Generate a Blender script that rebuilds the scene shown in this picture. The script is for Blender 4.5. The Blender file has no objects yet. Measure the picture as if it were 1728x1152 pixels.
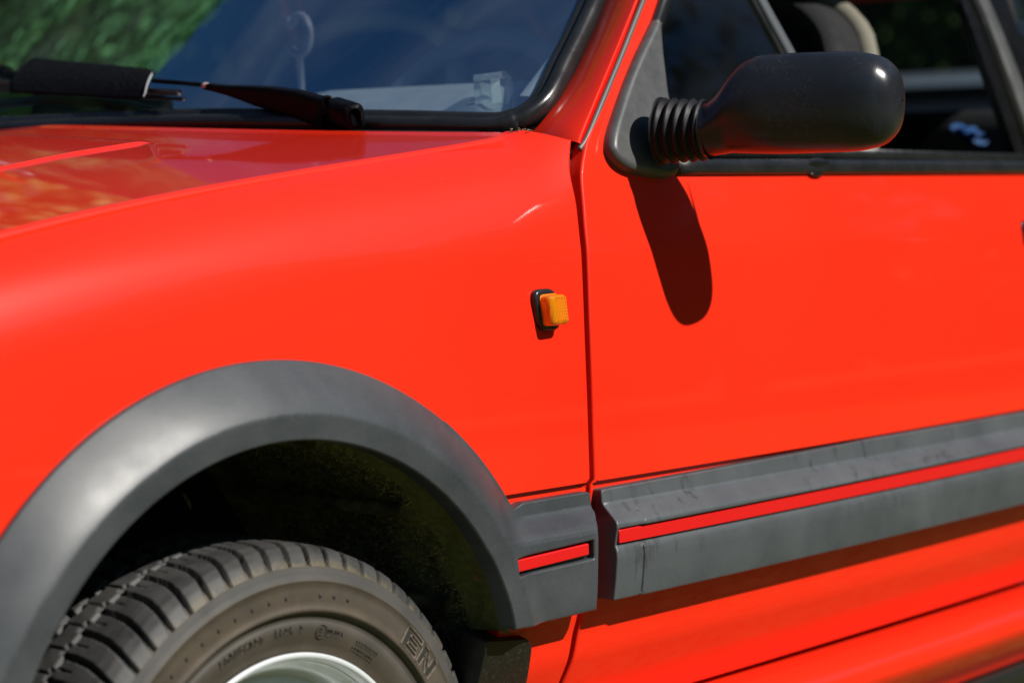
import bpy, math, random
import numpy as np
from mathutils import Vector, Matrix
from mathutils.geometry import delaunay_2d_cdt
PI = math.pi
rnd = random.Random(7)
rng = np.random.default_rng(7)
scn = bpy.context.scene
COL = scn.collection

# ------------------------------------------------------------------ camera, sky, sun, exposure
# world: X runs from the front axle to the rear of the car, -Y is the near (left) side, Z is up, metres
cd = bpy.data.cameras.new('camera'); cam = bpy.data.objects.new('camera', cd); COL.objects.link(cam)
CAM = Vector((-1.44972, -2.26459, 0.91728))
Fv = Vector((0.76224831, 0.64383023, -0.06678427)); Rv = Vector((0.64482042, -0.76428833, -0.00836508)); Uv = Rv.cross(Fv)
cam.matrix_world = Matrix(((Rv.x, Uv.x, -Fv.x, CAM.x), (Rv.y, Uv.y, -Fv.y, CAM.y), (Rv.z, Uv.z, -Fv.z, CAM.z), (0, 0, 0, 1)))
cd.sensor_width = 36.0; cd.lens = 36.0 * 3700 / 1728; cd.clip_start = 0.05; cd.clip_end = 800
cd.dof.use_dof = True; cd.dof.focus_distance = 2.36; cd.dof.aperture_fstop = 3.4; cd.dof.aperture_blades = 9
scn.camera = cam
SUN = Vector((0.19, -1.0, 0.90)).normalized()
w = bpy.data.worlds.new('World'); scn.world = w; w.use_nodes = True
nt = w.node_tree
sky = nt.nodes.new('ShaderNodeTexSky'); sky.sky_type = 'NISHITA'; sky.sun_disc = False
sky.sun_elevation = math.asin(SUN.z); sky.sun_rotation = math.atan2(SUN.x, SUN.y)
sky.altitude = 200; sky.air_density = 1.0; sky.dust_density = 0.2; sky.ozone_density = 4.0
nt.links.new(sky.outputs[0], nt.nodes['Background'].inputs[0]); nt.nodes['Background'].inputs[1].default_value = 0.05
sl = bpy.data.lights.new('sun', 'SUN'); sl.energy = 4.6; sl.angle = math.radians(0.53); sl.color = (1.0, 0.955, 0.88)
so = bpy.data.objects.new('sun', sl); COL.objects.link(so); so.rotation_euler = SUN.to_track_quat('Z', 'Y').to_euler()
scn.view_settings.view_transform = 'Standard'; scn.view_settings.look = 'None'
scn.view_settings.exposure = 0.24; scn.view_settings.gamma = 1.0
scn.cycles.max_bounces = 10; scn.cycles.glossy_bounces = 6; scn.cycles.transmission_bounces = 8; scn.cycles.transparent_max_bounces = 24
scn.cycles.sample_clamp_indirect = 4.0; scn.cycles.use_denoising = True

# ------------------------------------------------------------------ objects
def tag(o, label=None, cat=None, group=None, kind=None):
    if label: o['label'] = label
    if cat: o['category'] = cat
    if group: o['group'] = group
    if kind: o['kind'] = kind
    return o
def empty(name, loc=(0, 0, 0), parent=None):
    o = bpy.data.objects.new(name, None); COL.objects.link(o); o.location = loc; o.empty_display_size = .1
    if parent: o.parent = parent
    return o
def link(name, me, mat, parent=None):
    o = bpy.data.objects.new(name, me); COL.objects.link(o)
    if mat: me.materials.append(mat)
    if parent: o.parent = parent
    return o
def mesh(name, V, F, mat, parent=None, smooth=True, normals=None):
    me = bpy.data.meshes.new(name)
    V = np.asarray(V, float)
    me.from_pydata([tuple(v) for v in V], [], [tuple(int(i) for i in f) for f in F])
    me.update()
    if smooth: me.polygons.foreach_set('use_smooth', [True] * len(me.polygons))
    if normals is not None: me.normals_split_custom_set_from_vertices([tuple(n) for n in normals])
    return link(name, me, mat, parent)
def quads_mesh(name, V, Q, mat, parent=None, smooth=True):          # fast path for big meshes
    me = bpy.data.meshes.new(name); V = np.asarray(V, np.float32); Q = np.asarray(Q, np.int32); k = Q.shape[1]
    me.vertices.add(len(V)); me.vertices.foreach_set('co', V.ravel())
    me.loops.add(Q.size); me.loops.foreach_set('vertex_index', Q.ravel())
    me.polygons.add(len(Q)); me.polygons.foreach_set('loop_start', np.arange(0, Q.size, k, dtype=np.int32))
    me.update(calc_edges=True)
    if smooth: me.polygons.foreach_set('use_smooth', np.ones(len(Q), bool))
    me.validate()
    return link(name, me, mat, parent)
def grid_faces(n, m, close_n=False, close_m=False):
    F = []
    for i in range(n if close_n else n - 1):
        for j in range(m if close_m else m - 1):
            a = i * m + j; b = i * m + (j + 1) % m; c = ((i + 1) % n) * m + (j + 1) % m; d = ((i + 1) % n) * m + j
            F.append((a, b, c, d))
    return F
class MB:
    def __init__(s): s.V = []; s.F = []
    def add(s, V, F):
        k = len(s.V); s.V += [tuple(v) for v in V]; s.F += [tuple(i + k for i in f) for f in F]; return s
    def box(s, c, d, R=None):
        x, y, z = [q / 2 for q in d]; V = [Vector((a * x, b * y, e * z)) for a in (-1, 1) for b in (-1, 1) for e in (-1, 1)]
        if R is not None: V = [R @ v for v in V]
        return s.add([v + Vector(c) for v in V], [(0, 1, 3, 2), (4, 6, 7, 5), (0, 4, 5, 1), (2, 3, 7, 6), (0, 2, 6, 4), (1, 5, 7, 3)])
    def tube(s, P, r, n=8, cap=True):
        P = [Vector(p) for p in P]; R = r if hasattr(r, '__len__') else [r] * len(P); V = []; up = Vector((0.13, 0.21, 1))
        for i, p in enumerate(P):
            t = (P[min(i + 1, len(P) - 1)] - P[max(i - 1, 0)]).normalized(); a = t.cross(up).normalized(); b = a.cross(t)
            V += [p + (a * math.cos(2 * PI * k / n) + b * math.sin(2 * PI * k / n)) * R[i] for k in range(n)]
        F = grid_faces(len(P), n, False, True)
        if cap: F += [tuple(range(n)), tuple(range(len(P) * n - 1, len(P) * n - n - 1, -1))]
        return s.add(V, F)
    def ball(s, c, r, n=10, m=6):
        r = r if hasattr(r, '__len__') else (r, r, r)
        V = [Vector(c) + Vector((r[0] * math.sin(PI * i / m) * math.cos(2 * PI * j / n), r[1] * math.sin(PI * i / m) * math.sin(2 * PI * j / n), r[2] * math.cos(PI * i / m))) for i in range(m + 1) for j in range(n)]
        return s.add(V, grid_faces(m + 1, n, False, True))
    def build(s, name, mat, parent=None, smooth=False, bevel=0, seg=2):
        o = mesh(name, s.V, s.F, mat, parent, smooth)
        if bevel:
            b = o.modifiers.new('bevel', 'BEVEL'); b.width = bevel; b.segments = seg; b.limit_method = 'ANGLE'; b.angle_limit = math.radians(35)
            o.data.polygons.foreach_set('use_smooth', [True] * len(o.data.polygons))
            wn = o.modifiers.new('wn', 'WEIGHTED_NORMAL'); wn.keep_sharp = True
        return o
def spline(P, n=8, closed=False):                                   # Catmull-Rom through points of any dimension
    P = np.asarray(P, float); out = []; N = len(P)
    for i in range(N if closed else N - 1):
        g = (lambda k: P[k % N]) if closed else (lambda k: P[min(max(k, 0), N - 1)])
        a, b, c, d = g(i - 1), g(i), g(i + 1), g(i + 2)
        for k in range(n):
            t = k / n; out.append(.5 * ((2 * b) + (-a + c) * t + (2 * a - 5 * b + 4 * c - d) * t * t + (-a + 3 * b - 3 * c + d) * t ** 3))
    if not closed: out.append(P[-1])
    return np.array(out)
def resample(P, step, closed=True):
    P = np.asarray(P, float); Q = np.vstack([P, P[:1]]) if closed else P
    L = np.hypot(*(Q[1:] - Q[:-1]).T); out = []
    for i in range(len(L)):
        if L[i] < 1e-7: continue
        k = max(1, int(math.ceil(L[i] / step)))
        out += [Q[i] + (Q[i + 1] - Q[i]) * j / k for j in range(k)]
    if not closed: out.append(Q[-1])
    return np.array(out)
def round_corners(P, radii, n=6):                                   # closed polygon; radii per corner
    P = [np.array(p, float) for p in P]; out = []; N = len(P)
    if not hasattr(radii, '__len__'): radii = [radii] * N
    for i, p in enumerate(P):
        r = radii[i]
        if r <= 0: out.append(p); continue
        a = P[i - 1] - p; b = P[(i + 1) % N] - p; la, lb = np.linalg.norm(a), np.linalg.norm(b); a /= la; b /= lb
        r2 = min(r, la * .49, lb * .49); s, e = p + a * r2, p + b * r2
        for k in range(n + 1):
            t = k / n; out.append((1 - t) ** 2 * s + 2 * t * (1 - t) * p + t * t * e)
    return np.array(out)
def inside(Q, poly):
    Q = np.atleast_2d(Q); c = np.zeros(len(Q), bool); x, y = Q[:, 0], Q[:, 1]; a = poly; b = np.roll(poly, -1, 0)
    for (x1, y1), (x2, y2) in zip(a, b):
        if y1 == y2: continue
        m = ((y1 > y) != (y2 > y)) & (x < (x2 - x1) * (y - y1) / (y2 - y1) + x1); c ^= m
    return c
def area(P): return .5 * np.sum(P[:, 0] * np.roll(P[:, 1], -1) - np.roll(P[:, 0], -1) * P[:, 1])
def dist_poly(Q, poly):
    d = np.full(len(Q), 1e9); A = poly; B = np.roll(poly, -1, 0)
    for a, b in zip(A, B):
        ab = b - a; t = np.clip(((Q - a) @ ab) / max(ab @ ab, 1e-12), 0, 1); e = Q - a - t[:, None] * ab
        d = np.minimum(d, (e ** 2).sum(1))
    return np.sqrt(d)
def offset_ring(P, nrm, d): return P + nrm * d
def poly_normals(P):                                                # inward normals (P counter-clockwise)
    t = np.roll(P, -1, 0) - P; t /= np.maximum(np.linalg.norm(t, axis=1), 1e-9)[:, None]
    n = np.c_[-t[:, 1], t[:, 0]]; m = n + np.roll(n, 1, 0); l = np.linalg.norm(m, axis=1)
    m /= np.maximum(l, .6)[:, None]
    return m
def panel(name, outline, fn, mat, parent=None, step=.012, edge=.004, er=.003, wall=.012, holes=(), lines=(), flip=False, extra=None, wdir=None):
    """sheet over the surface fn(a,b)->xyz, with a rolled edge of radius er and a returned flange of depth wall"""
    loops = []
    for k, P in enumerate([outline] + list(holes)):
        P = resample(P, edge)
        if (area(P) > 0) != (k == 0): P = P[::-1]
        loops.append(P)
    ds = [0.0] + ([er * (1 - math.cos(t)) for t in (.55, 1.05)] + [er] if er > 0 else [])
    pts = []; drop = []; tilt = []; edges = []; outdir = []; bounds = []
    for P in loops:
        nrm = poly_normals(P)
        for j, d in enumerate(ds):
            k0 = len(pts); R = P + nrm * d; pts += list(R); n = len(P)
            x = (er - d) / er if er > 0 else 0
            drop += [er - math.sqrt(max(er * er - (er - d) ** 2, 0))] * n if er > 0 else [0] * n
            tilt += [x] * n; outdir += list(-nrm)
            if j == 0: edges += [(k0 + i, k0 + (i + 1) % n) for i in range(n)]; bounds.append((k0, n))
    O = loops[0]; lo, hi = O.min(0), O.max(0)
    ax = np.arange(lo[0] + step / 2, hi[0], step); bx = np.arange(lo[1] + step / 2, hi[1], step)
    G = np.array([(a + (step / 2 if i % 2 else 0), b) for i, b in enumerate(bx) for a in ax])
    if extra is not None: G = np.vstack([G, extra])
    m = inside(G, O)
    for h in loops[1:]: m &= ~inside(G, h)
    G = G[m]; dd = np.full(len(G), 1e9)
    for P in loops: dd = np.minimum(dd, dist_poly(G, P))
    keep = dd > er + edge * .5
    for Lp in lines:
        Lr = resample(Lp, step, False)
        A = Lr; dl = np.full(len(G), 1e9)
        for a, b in zip(A[:-1], A[1:]):
            ab = b - a; t = np.clip(((G - a) @ ab) / max(ab @ ab, 1e-12), 0, 1); e = G - a - t[:, None] * ab; dl = np.minimum(dl, (e ** 2).sum(1))
        keep &= np.sqrt(dl) > step * .12
        mi = inside(Lr, O)
        for h in loops[1:]: mi &= ~inside(Lr, h)
        Lr2 = Lr[mi]; db = np.full(len(Lr2), 1e9)
        for P in loops: db = np.minimum(db, dist_poly(Lr2, P))
        Lr2 = Lr2[db > er + 1e-4]
        if len(Lr2) > 1:
            k1 = len(pts); gap = np.hypot(*(Lr2[1:] - Lr2[:-1]).T); edges += [(k1 + i, k1 + i + 1) for i in range(len(Lr2) - 1) if gap[i] < step * 1.5]
        pts += list(Lr2); drop += [0] * len(Lr2); tilt += [0] * len(Lr2); outdir += [np.zeros(2)] * len(Lr2)
    G = G[keep]; pts += list(G); drop += [0] * len(G); tilt += [0] * len(G); outdir += [np.zeros(2)] * len(G)
    r = delaunay_2d_cdt([Vector(p) for p in pts], edges, [], 0, 1e-7)
    V2 = np.array([tuple(v) for v in r[0]]); orig = r[3]
    idx = np.array([o[0] if len(o) else 0 for o in orig]); T = np.array([f for f in r[2] if len(f) == 3])
    cen = V2[T].mean(1); ok = inside(cen, O)
    for h in loops[1:]: ok &= ~inside(cen, h)
    T = T[ok]
    drop = np.array(drop)[idx]; tilt = np.array(tilt)[idx]; od = np.array(outdir)[idx]
    e = 2e-4
    P3 = fn(V2[:, 0], V2[:, 1]); Da = (fn(V2[:, 0] + e, V2[:, 1]) - fn(V2[:, 0] - e, V2[:, 1])) / (2 * e); Db = (fn(V2[:, 0], V2[:, 1] + e) - fn(V2[:, 0], V2[:, 1] - e)) / (2 * e)
    N = np.cross(Da, Db); N /= np.linalg.norm(N, axis=1)[:, None]
    if flip: N = -N
    o3 = Da * od[:, :1] + Db * od[:, 1:]; o3 -= N * (o3 * N).sum(1)[:, None]; l = np.linalg.norm(o3, axis=1); o3 /= np.maximum(l, 1e-9)[:, None]
    V = P3 - N * drop[:, None]; NN = N * np.sqrt(1 - tilt ** 2)[:, None] + o3 * tilt[:, None]
    V = list(V); NN = list(NN); Fc = [tuple(t) if not flip else tuple(t[::-1]) for t in T]
    back = {}
    for vi, o in enumerate(orig):
        for q in o: back[q] = vi
    for k0, n in bounds:
        if wall <= 0: continue
        top = [back.get(k0 + i) for i in range(n)]
        if any(t is None for t in top): continue
        a0 = len(V)
        for t in top: V.append(P3[t] - N[t] * drop[t]); NN.append(o3[t])
        for t in top: V.append(P3[t] - N[t] * drop[t] - (N[t] if wdir is None else -np.array(wdir, float)) * wall); NN.append(o3[t])
        for i in range(n):
            j = (i + 1) % n; q = (a0 + i, a0 + n + i, a0 + n + j, a0 + j)
            Fc.append(q[::-1] if flip else q)
    return mesh(name, V, Fc, mat, parent, True, NN)
def sweep(name, path, prof, mat, parent, side, closed=False, caps=True):
    """profile points (u,v) carried along path; side(i)->vector for u, v = side x tangent"""
    path = [Vector(p) for p in path]; n = len(path); V = []
    for i, p in enumerate(path):
        t = (path[(i + 1) % n if closed else min(i + 1, n - 1)] - path[i - 1 if closed else max(i - 1, 0)]).normalized()
        s = Vector(side(i)); s = (s - t * s.dot(t)).normalized(); v = t.cross(s)
        V += [p + s * a + v * b for a, b in prof]
    m = len(prof); F = grid_faces(n, m, closed, True)
    if caps and not closed: F += [tuple(range(m - 1, -1, -1)), tuple(range((n - 1) * m, n * m))]
    return mesh(name, V, F, mat, parent)
def ss(x, a, b): t = np.clip((x - a) / (b - a), 0, 1); return t * t * (3 - 2 * t)

# ------------------------------------------------------------------ materials
class NM:
    def __init__(s, name):
        s.m = bpy.data.materials.new(name); s.m.use_nodes = True; s.t = s.m.node_tree; s.b = s.t.nodes['Principled BSDF']; s.tc = s.n('ShaderNodeTexCoord')
    def n(s, typ, **kw):
        o = s.t.nodes.new(typ)
        for k, v in kw.items(): setattr(o, k, v)
        return o
    def l(s, a, b): s.t.links.new(a, b)
    def set(s, **kw):
        al = dict(base='Base Color', rough='Roughness', metal='Metallic', coat='Coat Weight', coatr='Coat Roughness', spec='Specular IOR Level', ior='IOR', trans='Transmission Weight', alpha='Alpha', sheen='Sheen Weight', sub='Subsurface Weight', coatior='Coat IOR')
        for k, v in kw.items():
            if k == 'base': v = (*v, 1)
            s.b.inputs[al[k]].default_value = v
        return s
    def noise(s, scale, detail=4, rough=.5, obj=True, vec=None, dist=0):
        q = s.n('ShaderNodeTexNoise'); q.inputs['Scale'].default_value = scale; q.inputs['Detail'].default_value = detail; q.inputs['Roughness'].default_value = rough; q.inputs['Distortion'].default_value = dist
        s.l(vec if vec is not None else s.tc.outputs['Object'], q.inputs['Vector']); return q.outputs['Fac']
    def ramp(s, f, stops, interp='LINEAR'):
        r = s.n('ShaderNodeValToRGB'); r.color_ramp.interpolation = interp; e = r.color_ramp.elements
        while len(e) < len(stops): e.new(.5)
        for q, (p, c) in zip(e, stops): q.position = p; q.color = (*c, 1) if hasattr(c, '__len__') else (c, c, c, 1)
        s.l(f, r.inputs[0]); return r.outputs[0]
    def mix(s, f, a, b, typ='MIX'):
        q = s.n('ShaderNodeMix', data_type='RGBA', blend_type=typ)
        for v, k in ((f, 0), (a, 6), (b, 7)):
            if hasattr(v, 'is_output') or isinstance(v, bpy.types.NodeSocket): s.l(v, q.inputs[k])
            elif k == 0: q.inputs[0].default_value = v
            else: q.inputs[k].default_value = (*v, 1)
        return q.outputs[2]
    def math(s, op, a, b=None):
        q = s.n('ShaderNodeMath', operation=op)
        for v, k in ((a, 0), (b, 1)):
            if v is None: continue
            if isinstance(v, bpy.types.NodeSocket): s.l(v, q.inputs[k])
            else: q.inputs[k].default_value = v
        return q.outputs[0]
    def bump(s, h, strength=.2, dist=.001, coat=False):
        q = s.n('ShaderNodeBump'); q.inputs['Strength'].default_value = strength; q.inputs['Distance'].default_value = dist; s.l(h, q.inputs['Height']); s.l(q.outputs[0], s.b.inputs['Normal'])
        if coat: s.l(q.outputs[0], s.b.inputs['Coat Normal'])
        return s
    def mapv(s, scale, rot=(0, 0, 0)):
        q = s.n('ShaderNodeMapping'); q.inputs['Scale'].default_value = scale; q.inputs['Rotation'].default_value = rot; s.l(s.tc.outputs['Object'], q.inputs['Vector']); return q.outputs[0]
def simple(name, base, rough=.5, **kw): return NM(name).set(base=base, rough=rough, **kw).m

def mk_paint():
    q = NM('red_paint'); q.set(rough=.40, coat=.64, coatr=.02, spec=.15)
    blot = q.noise(2.3, 3); col = q.ramp(blot, [(.3, (.82, .0225, .0060)), (.7, (.87, .0265, .0072))])
    dust = q.ramp(q.noise(420, 2, .6), [(.70, 0), (.76, 1)]); pat = q.ramp(q.noise(6, 3), [(.5, 0), (.75, .55)])
    col = q.mix(q.math('MULTIPLY', dust, pat), col, (.62, .22, .16)); q.l(col, q.b.inputs['Base Color'])
    cr = q.ramp(q.noise(5, 4), [(.35, .02), (.75, .06)]); q.l(cr, q.b.inputs['Coat Roughness'])
    q.bump(q.noise(160, 2, .5), .018, .0006, True)
    return q.m
PAINT = mk_paint()
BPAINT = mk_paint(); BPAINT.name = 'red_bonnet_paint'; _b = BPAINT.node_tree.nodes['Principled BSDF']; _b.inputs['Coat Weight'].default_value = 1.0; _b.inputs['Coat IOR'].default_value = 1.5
def mk_plastic(name, lo, hi, r0=.42, r1=.6, bs=900, bst=.25, scale=14, dirt=0.0):
    q = NM(name); f = q.noise(scale, 5, .6); q.l(q.ramp(f, [(.3, lo), (.7, hi)]), q.b.inputs['Base Color'])
    if dirt:
        v = q.noise(1, 4, .6, vec=q.mapv((60, 60, 14))); m = q.ramp(q.noise(4, 2), [(.46, 0), (.62, 1)])
        dk = q.math('MULTIPLY', q.ramp(v, [(.55, 0), (.68, dirt)]), m)
        q.l(q.mix(dk, q.ramp(f, [(.3, lo), (.7, hi)]), (.018, .019, .02)), q.b.inputs['Base Color'])
    q.l(q.ramp(q.noise(scale * 1.6, 4, .6), [(.3, r0), (.7, r1)]), q.b.inputs['Roughness']); q.set(spec=.5)
    if bs >= 1200:                                                   # fine moulded grain
        gr_ = q.noise(1500, 1, .5); bc = q.b.inputs['Base Color'].links[0].from_socket
        q.l(q.mix(q.ramp(gr_, [(.52, 0), (.70, .45)]), bc, (.13, .14, .15)), q.b.inputs['Base Color'])
    g = q.noise(bs, 3, .6); q.bump(g, bst, .0004)
    if dirt: q.set(spec=.6)
    return q.m
MOULD = mk_plastic('grey_moulding_plastic', (.044, .052, .058), (.080, .090, .097), .40, .54, 1400, .35, 8, .85)
ARCHP = mk_plastic('arch_plastic', (.026, .031, .036), (.066, .073, .079), .30, .46, 1200, .25, 7)
def mk_mirror():
    q = NM('mirror_plastic'); f = q.noise(22, 5, .6); a = q.ramp(f, [(.3, (.009, .011, .015)), (.7, (.017, .019, .024))])
    w_ = q.noise(34, 3, .6, dist=3.5); scr = q.ramp(w_, [(.485, 0), (.50, 1), (.515, 0)]); m = q.ramp(q.noise(20, 2), [(.50, 0), (.66, .55)])
    q.l(q.mix(q.math('MULTIPLY', scr, m), a, (.08, .08, .085)), q.b.inputs['Base Color']); q.l(q.ramp(q.noise(18, 4, .6), [(.3, .22), (.7, .36)]), q.b.inputs['Roughness'])
    q.bump(q.noise(900, 3), .12, .0004); return q.m
MIRRP = mk_mirror()
SAILP = mk_plastic('sail_plastic', (.048, .051, .053), (.088, .089, .089), .36, .52, 900, .12, 30)
RUBBER = mk_plastic('black_rubber', (.010, .011, .012), (.020, .021, .023), .18, .34, 500, .12, 20)
SEALG = simple('worn_grey_seal', (.12, .12, .12), .38)
BLACK = mk_plastic('black_gloss_plastic', (.005, .005, .006), (.009, .009, .010), .10, .25, 300, .05, 40)
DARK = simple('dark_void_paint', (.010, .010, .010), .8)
INNER = simple('dark_cabin_trim', (.013, .014, .017), .75)
CLOTH = mk_plastic('dark_seat_cloth', (.006, .006, .008), (.012, .012, .014), .8, .95, 700, .4, 30)
CREAM = simple('pale_seat_edge', (.19, .18, .14), .8)
SILVER = NM('silver_alloy').set(base=(.74, .78, .80), rough=.36, metal=.2, coat=.5, coatr=.1).m
MIRGL = NM('mirror_silver').set(base=(.9, .9, .9), rough=.01, metal=1).m
def mk_speck(name, base, speck, scale, lo, hi, rough=.3):
    q = NM(name); s_ = q.ramp(q.noise(scale, 2, .6), [(lo, 0), (hi, 1)]); q.l(q.mix(s_, base, speck), q.b.inputs['Base Color']); q.set(rough=rough)
    q.l(q.ramp(s_, [(0, rough), (1, .8)]), q.b.inputs['Roughness']); return q.m
WIPER = mk_speck('dusty_black_wiper', (.004, .004, .005), (.10, .11, .13), 520, .69, .76, .30)
DEFL = mk_speck('flaky_black_cover', (.004, .004, .005), (.028, .032, .042), 420, .54, .74, .6)
for m_x in (WIPER, DEFL): m_x.node_tree.nodes['Principled BSDF'].inputs['Specular IOR Level'].default_value = .04
def mk_tyre():
    q = NM('tread_rubber'); f = q.noise(40, 4, .6); sp = q.n('ShaderNodeSeparateXYZ'); q.l(q.tc.outputs['Object'], sp.inputs[0])
    rad = q.math('SQRT', q.math('ADD', q.math('MULTIPLY', sp.outputs[0], sp.outputs[0]), q.math('MULTIPLY', sp.outputs[2], sp.outputs[2])))
    tan = q.math('MULTIPLY', q.ramp(rad, [(.270, 1), (.2765, .75), (.2815, 0)]), q.ramp(q.noise(60, 3, .6), [(.42, 0), (.6, 1)]))
    deep = q.ramp(rad, [(.2835, 0), (.2850, 0)])
    q.l(q.mix(tan, q.ramp(f, [(.3, (.026, .026, .026)), (.7, (.062, .061, .060))]), (.115, .096, .06)), q.b.inputs['Base Color']); q.set(rough=.60)
    q.bump(q.noise(1300, 3), .25, .0004); return q.m
TREAD = mk_tyre()
def mk_side():                                                      # brown dust and fine radial ribbing on the sidewall
    q = NM('dusty_sidewall_rubber'); f = q.noise(24, 4, .6)
    sp = q.n('ShaderNodeSeparateXYZ'); q.l(q.tc.outputs['Object'], sp.inputs[0])
    rad = q.math('SQRT', q.math('ADD', q.math('MULTIPLY', sp.outputs[0], sp.outputs[0]), q.math('MULTIPLY', sp.outputs[2], sp.outputs[2])))
    ang = q.math('ARCTAN2', sp.outputs[0], sp.outputs[2])
    dusty = q.ramp(rad, [(.20, .9), (.2245, .35), (.2295, 1), (.256, .9), (.2585, 1), (.2605, .12), (.2715, .1), (.274, .9), (.29, .2)])
    col = q.mix(dusty, q.ramp(f, [(.3, (.045, .045, .044)), (.7, (.07, .069, .066))]), q.ramp(f, [(.3, (.048, .037, .024)), (.7, (.082, .064, .042))]))
    q.l(col, q.b.inputs['Base Color']); q.set(rough=.68)
    rib = q.math('MULTIPLY', q.math('SINE', q.math('MULTIPLY', ang, 620)), q.ramp(rad, [(.232, 0), (.236, 1), (.255, 1), (.259, 0)]))
    h = q.math('ADD', rib, q.math('MULTIPLY', q.noise(600, 3), .8)); q.bump(h, .5, .0006); return q.m
SIDEW = mk_side()
def mk_felt():
    q = NM('olive_bounce_felt'); f = q.noise(26, 5, .65); q.l(q.ramp(f, [(.35, (.08, .075, .04)), (.52, (.17, .16, .07)), (.72, (.36, .34, .12))]), q.b.inputs['Base Color']); q.set(rough=.95)
    q.bump(q.noise(260, 5, .7), .9, .004); return q.m
FELT = mk_felt()  # green bounce from the grass is put into the felt's olive colour
LINER = mk_speck('olive_bounce_plastic', (.075, .078, .022), (.14, .14, .04), 160, .40, .75, .7)  # olive glow bounced off the grass, painted into the liner lip
LINER2 = mk_speck('mud_flap_plastic', (.010, .011, .009), (.022, .024, .014), 260, .5, .75, .4)
FIBRE = simple('felt_fibre', (.50, .46, .22), .8)
def mk_glass(name, tint=(.80, .90, .88), rough=0.0, dust=.05, refl=(.36, .74, 1.0)):
    q = NM(name); t = q.t; q.t.nodes.remove(q.b)
    tr = q.n('ShaderNodeBsdfTransparent'); tr.inputs[0].default_value = (*tint, 1); gl = q.n('ShaderNodeBsdfGlossy'); gl.inputs['Roughness'].default_value = rough; gl.inputs[0].default_value = (*refl, 1)
    fr = q.n('ShaderNodeFresnel'); fr.inputs[0].default_value = 1.52; bst = q.math('MULTIPLY', fr.outputs[0], .62); bst = q.math('MINIMUM', bst, 1.0)
    mx = q.n('ShaderNodeMixShader'); q.l(bst, mx.inputs[0]); q.l(tr.outputs[0], mx.inputs[1]); q.l(gl.outputs[0], mx.inputs[2])
    df = q.n('ShaderNodeBsdfDiffuse'); df.inputs[0].default_value = (.55, .6, .66, 1); sp = q.ramp(q.noise(300, 3, .6), [(.66, 0), (.80, .5)]); sm = q.noise(1.0, 4, .6, vec=q.mapv((1.6, 5.5, 1.2), (0, .5, .9)), dist=.6); refl_haze = q.ramp(sm, [(.42, dust * .3), (.60, dust * 5), (.70, dust * 9)])  # besides dust specks, pale reflected streaks are painted in as diffuse haze
    fac = q.math('MAXIMUM', q.math('MULTIPLY', sp, dust * 5), refl_haze)
    m2 = q.n('ShaderNodeMixShader'); q.l(fac, m2.inputs[0]); q.l(mx.outputs[0], m2.inputs[1]); q.l(df.outputs[0], m2.inputs[2])
    q.l(m2.outputs[0], t.nodes['Material Output'].inputs[0]); return q.m
WSGLASS = mk_glass('windscreen_glass', (.80, .90, .93), 0.0, .005)
DGLASS = mk_glass('side_window_glass', (.68, .76, .78), 0.0, .003)
CLEAR = mk_glass('clear_cube_glass', (.93, .97, .95), 0.0, .06, (1, 1, 1))
AMBER = NM('amber_lens').set(base=(1.0, .42, .010), rough=.05, trans=.55, ior=1.42, coat=.8, coatr=.03).m
AMBER_IN = NM('amber_bulb').set(base=(.9, .20, .01), rough=.3).m
INSERT = NM('red_insert').set(base=(.66, .006, .008), rough=.38, coat=.25, coatr=.3).m
CHROME = NM('worn_chrome').set(base=(.75, .75, .73), rough=.18, metal=1).m

# ------------------------------------------------------------------ body surface of the car
_zs = np.linspace(.1, 1.6, 1501)
_k = np.interp(_zs, [.1, .3, .42, .50, .60, .70, .80, .850, .860, .93, 1.5, 1.6], [-.60, -.56, -.32, -.02, .02, .07, .12, .15, .23, .27, .4, .4])
_yb = np.concatenate([[0], np.cumsum((_k[1:] + _k[:-1]) / 2 * .001)]); _yb -= np.interp(.55, _zs, _yb); _yb -= .790
_g = np.exp(-np.linspace(-2.5, 2.5, 15) ** 2); _g /= _g.sum(); _pad = np.r_[_yb[:7], _yb, _yb[-7:]]; _ys = np.convolve(_pad, _g, 'valid'); _ys[:8] = _yb[:8]; _ys[-8:] = _yb[-8:]
def base(z): return np.interp(z, _zs, _ys)
def side(X, z): return base(z) + .012 * ((X - 1.1) / .66) ** 2 - .012
ZE = [0.115893, -0.07282959, 0.13253625, 0.93089743]
def zE(X): X = np.asarray(X, float); v = np.polyval(ZE, np.maximum(X, -.45)); return v + np.minimum(X + .45, 0) * .27
def top_edge(X): return zE(X) + 4 * np.maximum(np.asarray(X, float) - .40, 0) ** 2
RECZ = .6022
def wing_fn(X, z):
    h = top_edge(X) - z; t = np.clip(1 - h / .112, 0, .985) ** 1.35; y = side(X, z) + .066 * (1 - np.sqrt(1 - t * t)) / (1 - math.sqrt(1 - .985 ** 2.7)) * .985
    y = y + .0060 * (1 - ss(z, RECZ - .0009, RECZ)) * ss(z, .40, .44) * ss(X, .25, .28)
    d = np.hypot((X - .449) * .75 + (z - .868) * .65, ((X - .449) * .65 - (z - .868) * .75) * 2.6)       # small parking dent by the shut line
    y = y + .0004 * np.exp(-(d / .0075) ** 2)
    return np.stack([X, y, z], 1)
def door_fn(X, z):
    y = side(X, z) + .0060 * (1 - ss(z, RECZ - .0009, RECZ)) * ss(z, .40, .44)
    return np.stack([X, y, z], 1)
car = empty('hatchback', (0, 0, 0)); tag(car, 'red hatchback with grey wheel arch flare, side mouldings and black wing mirror', 'car')

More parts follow.
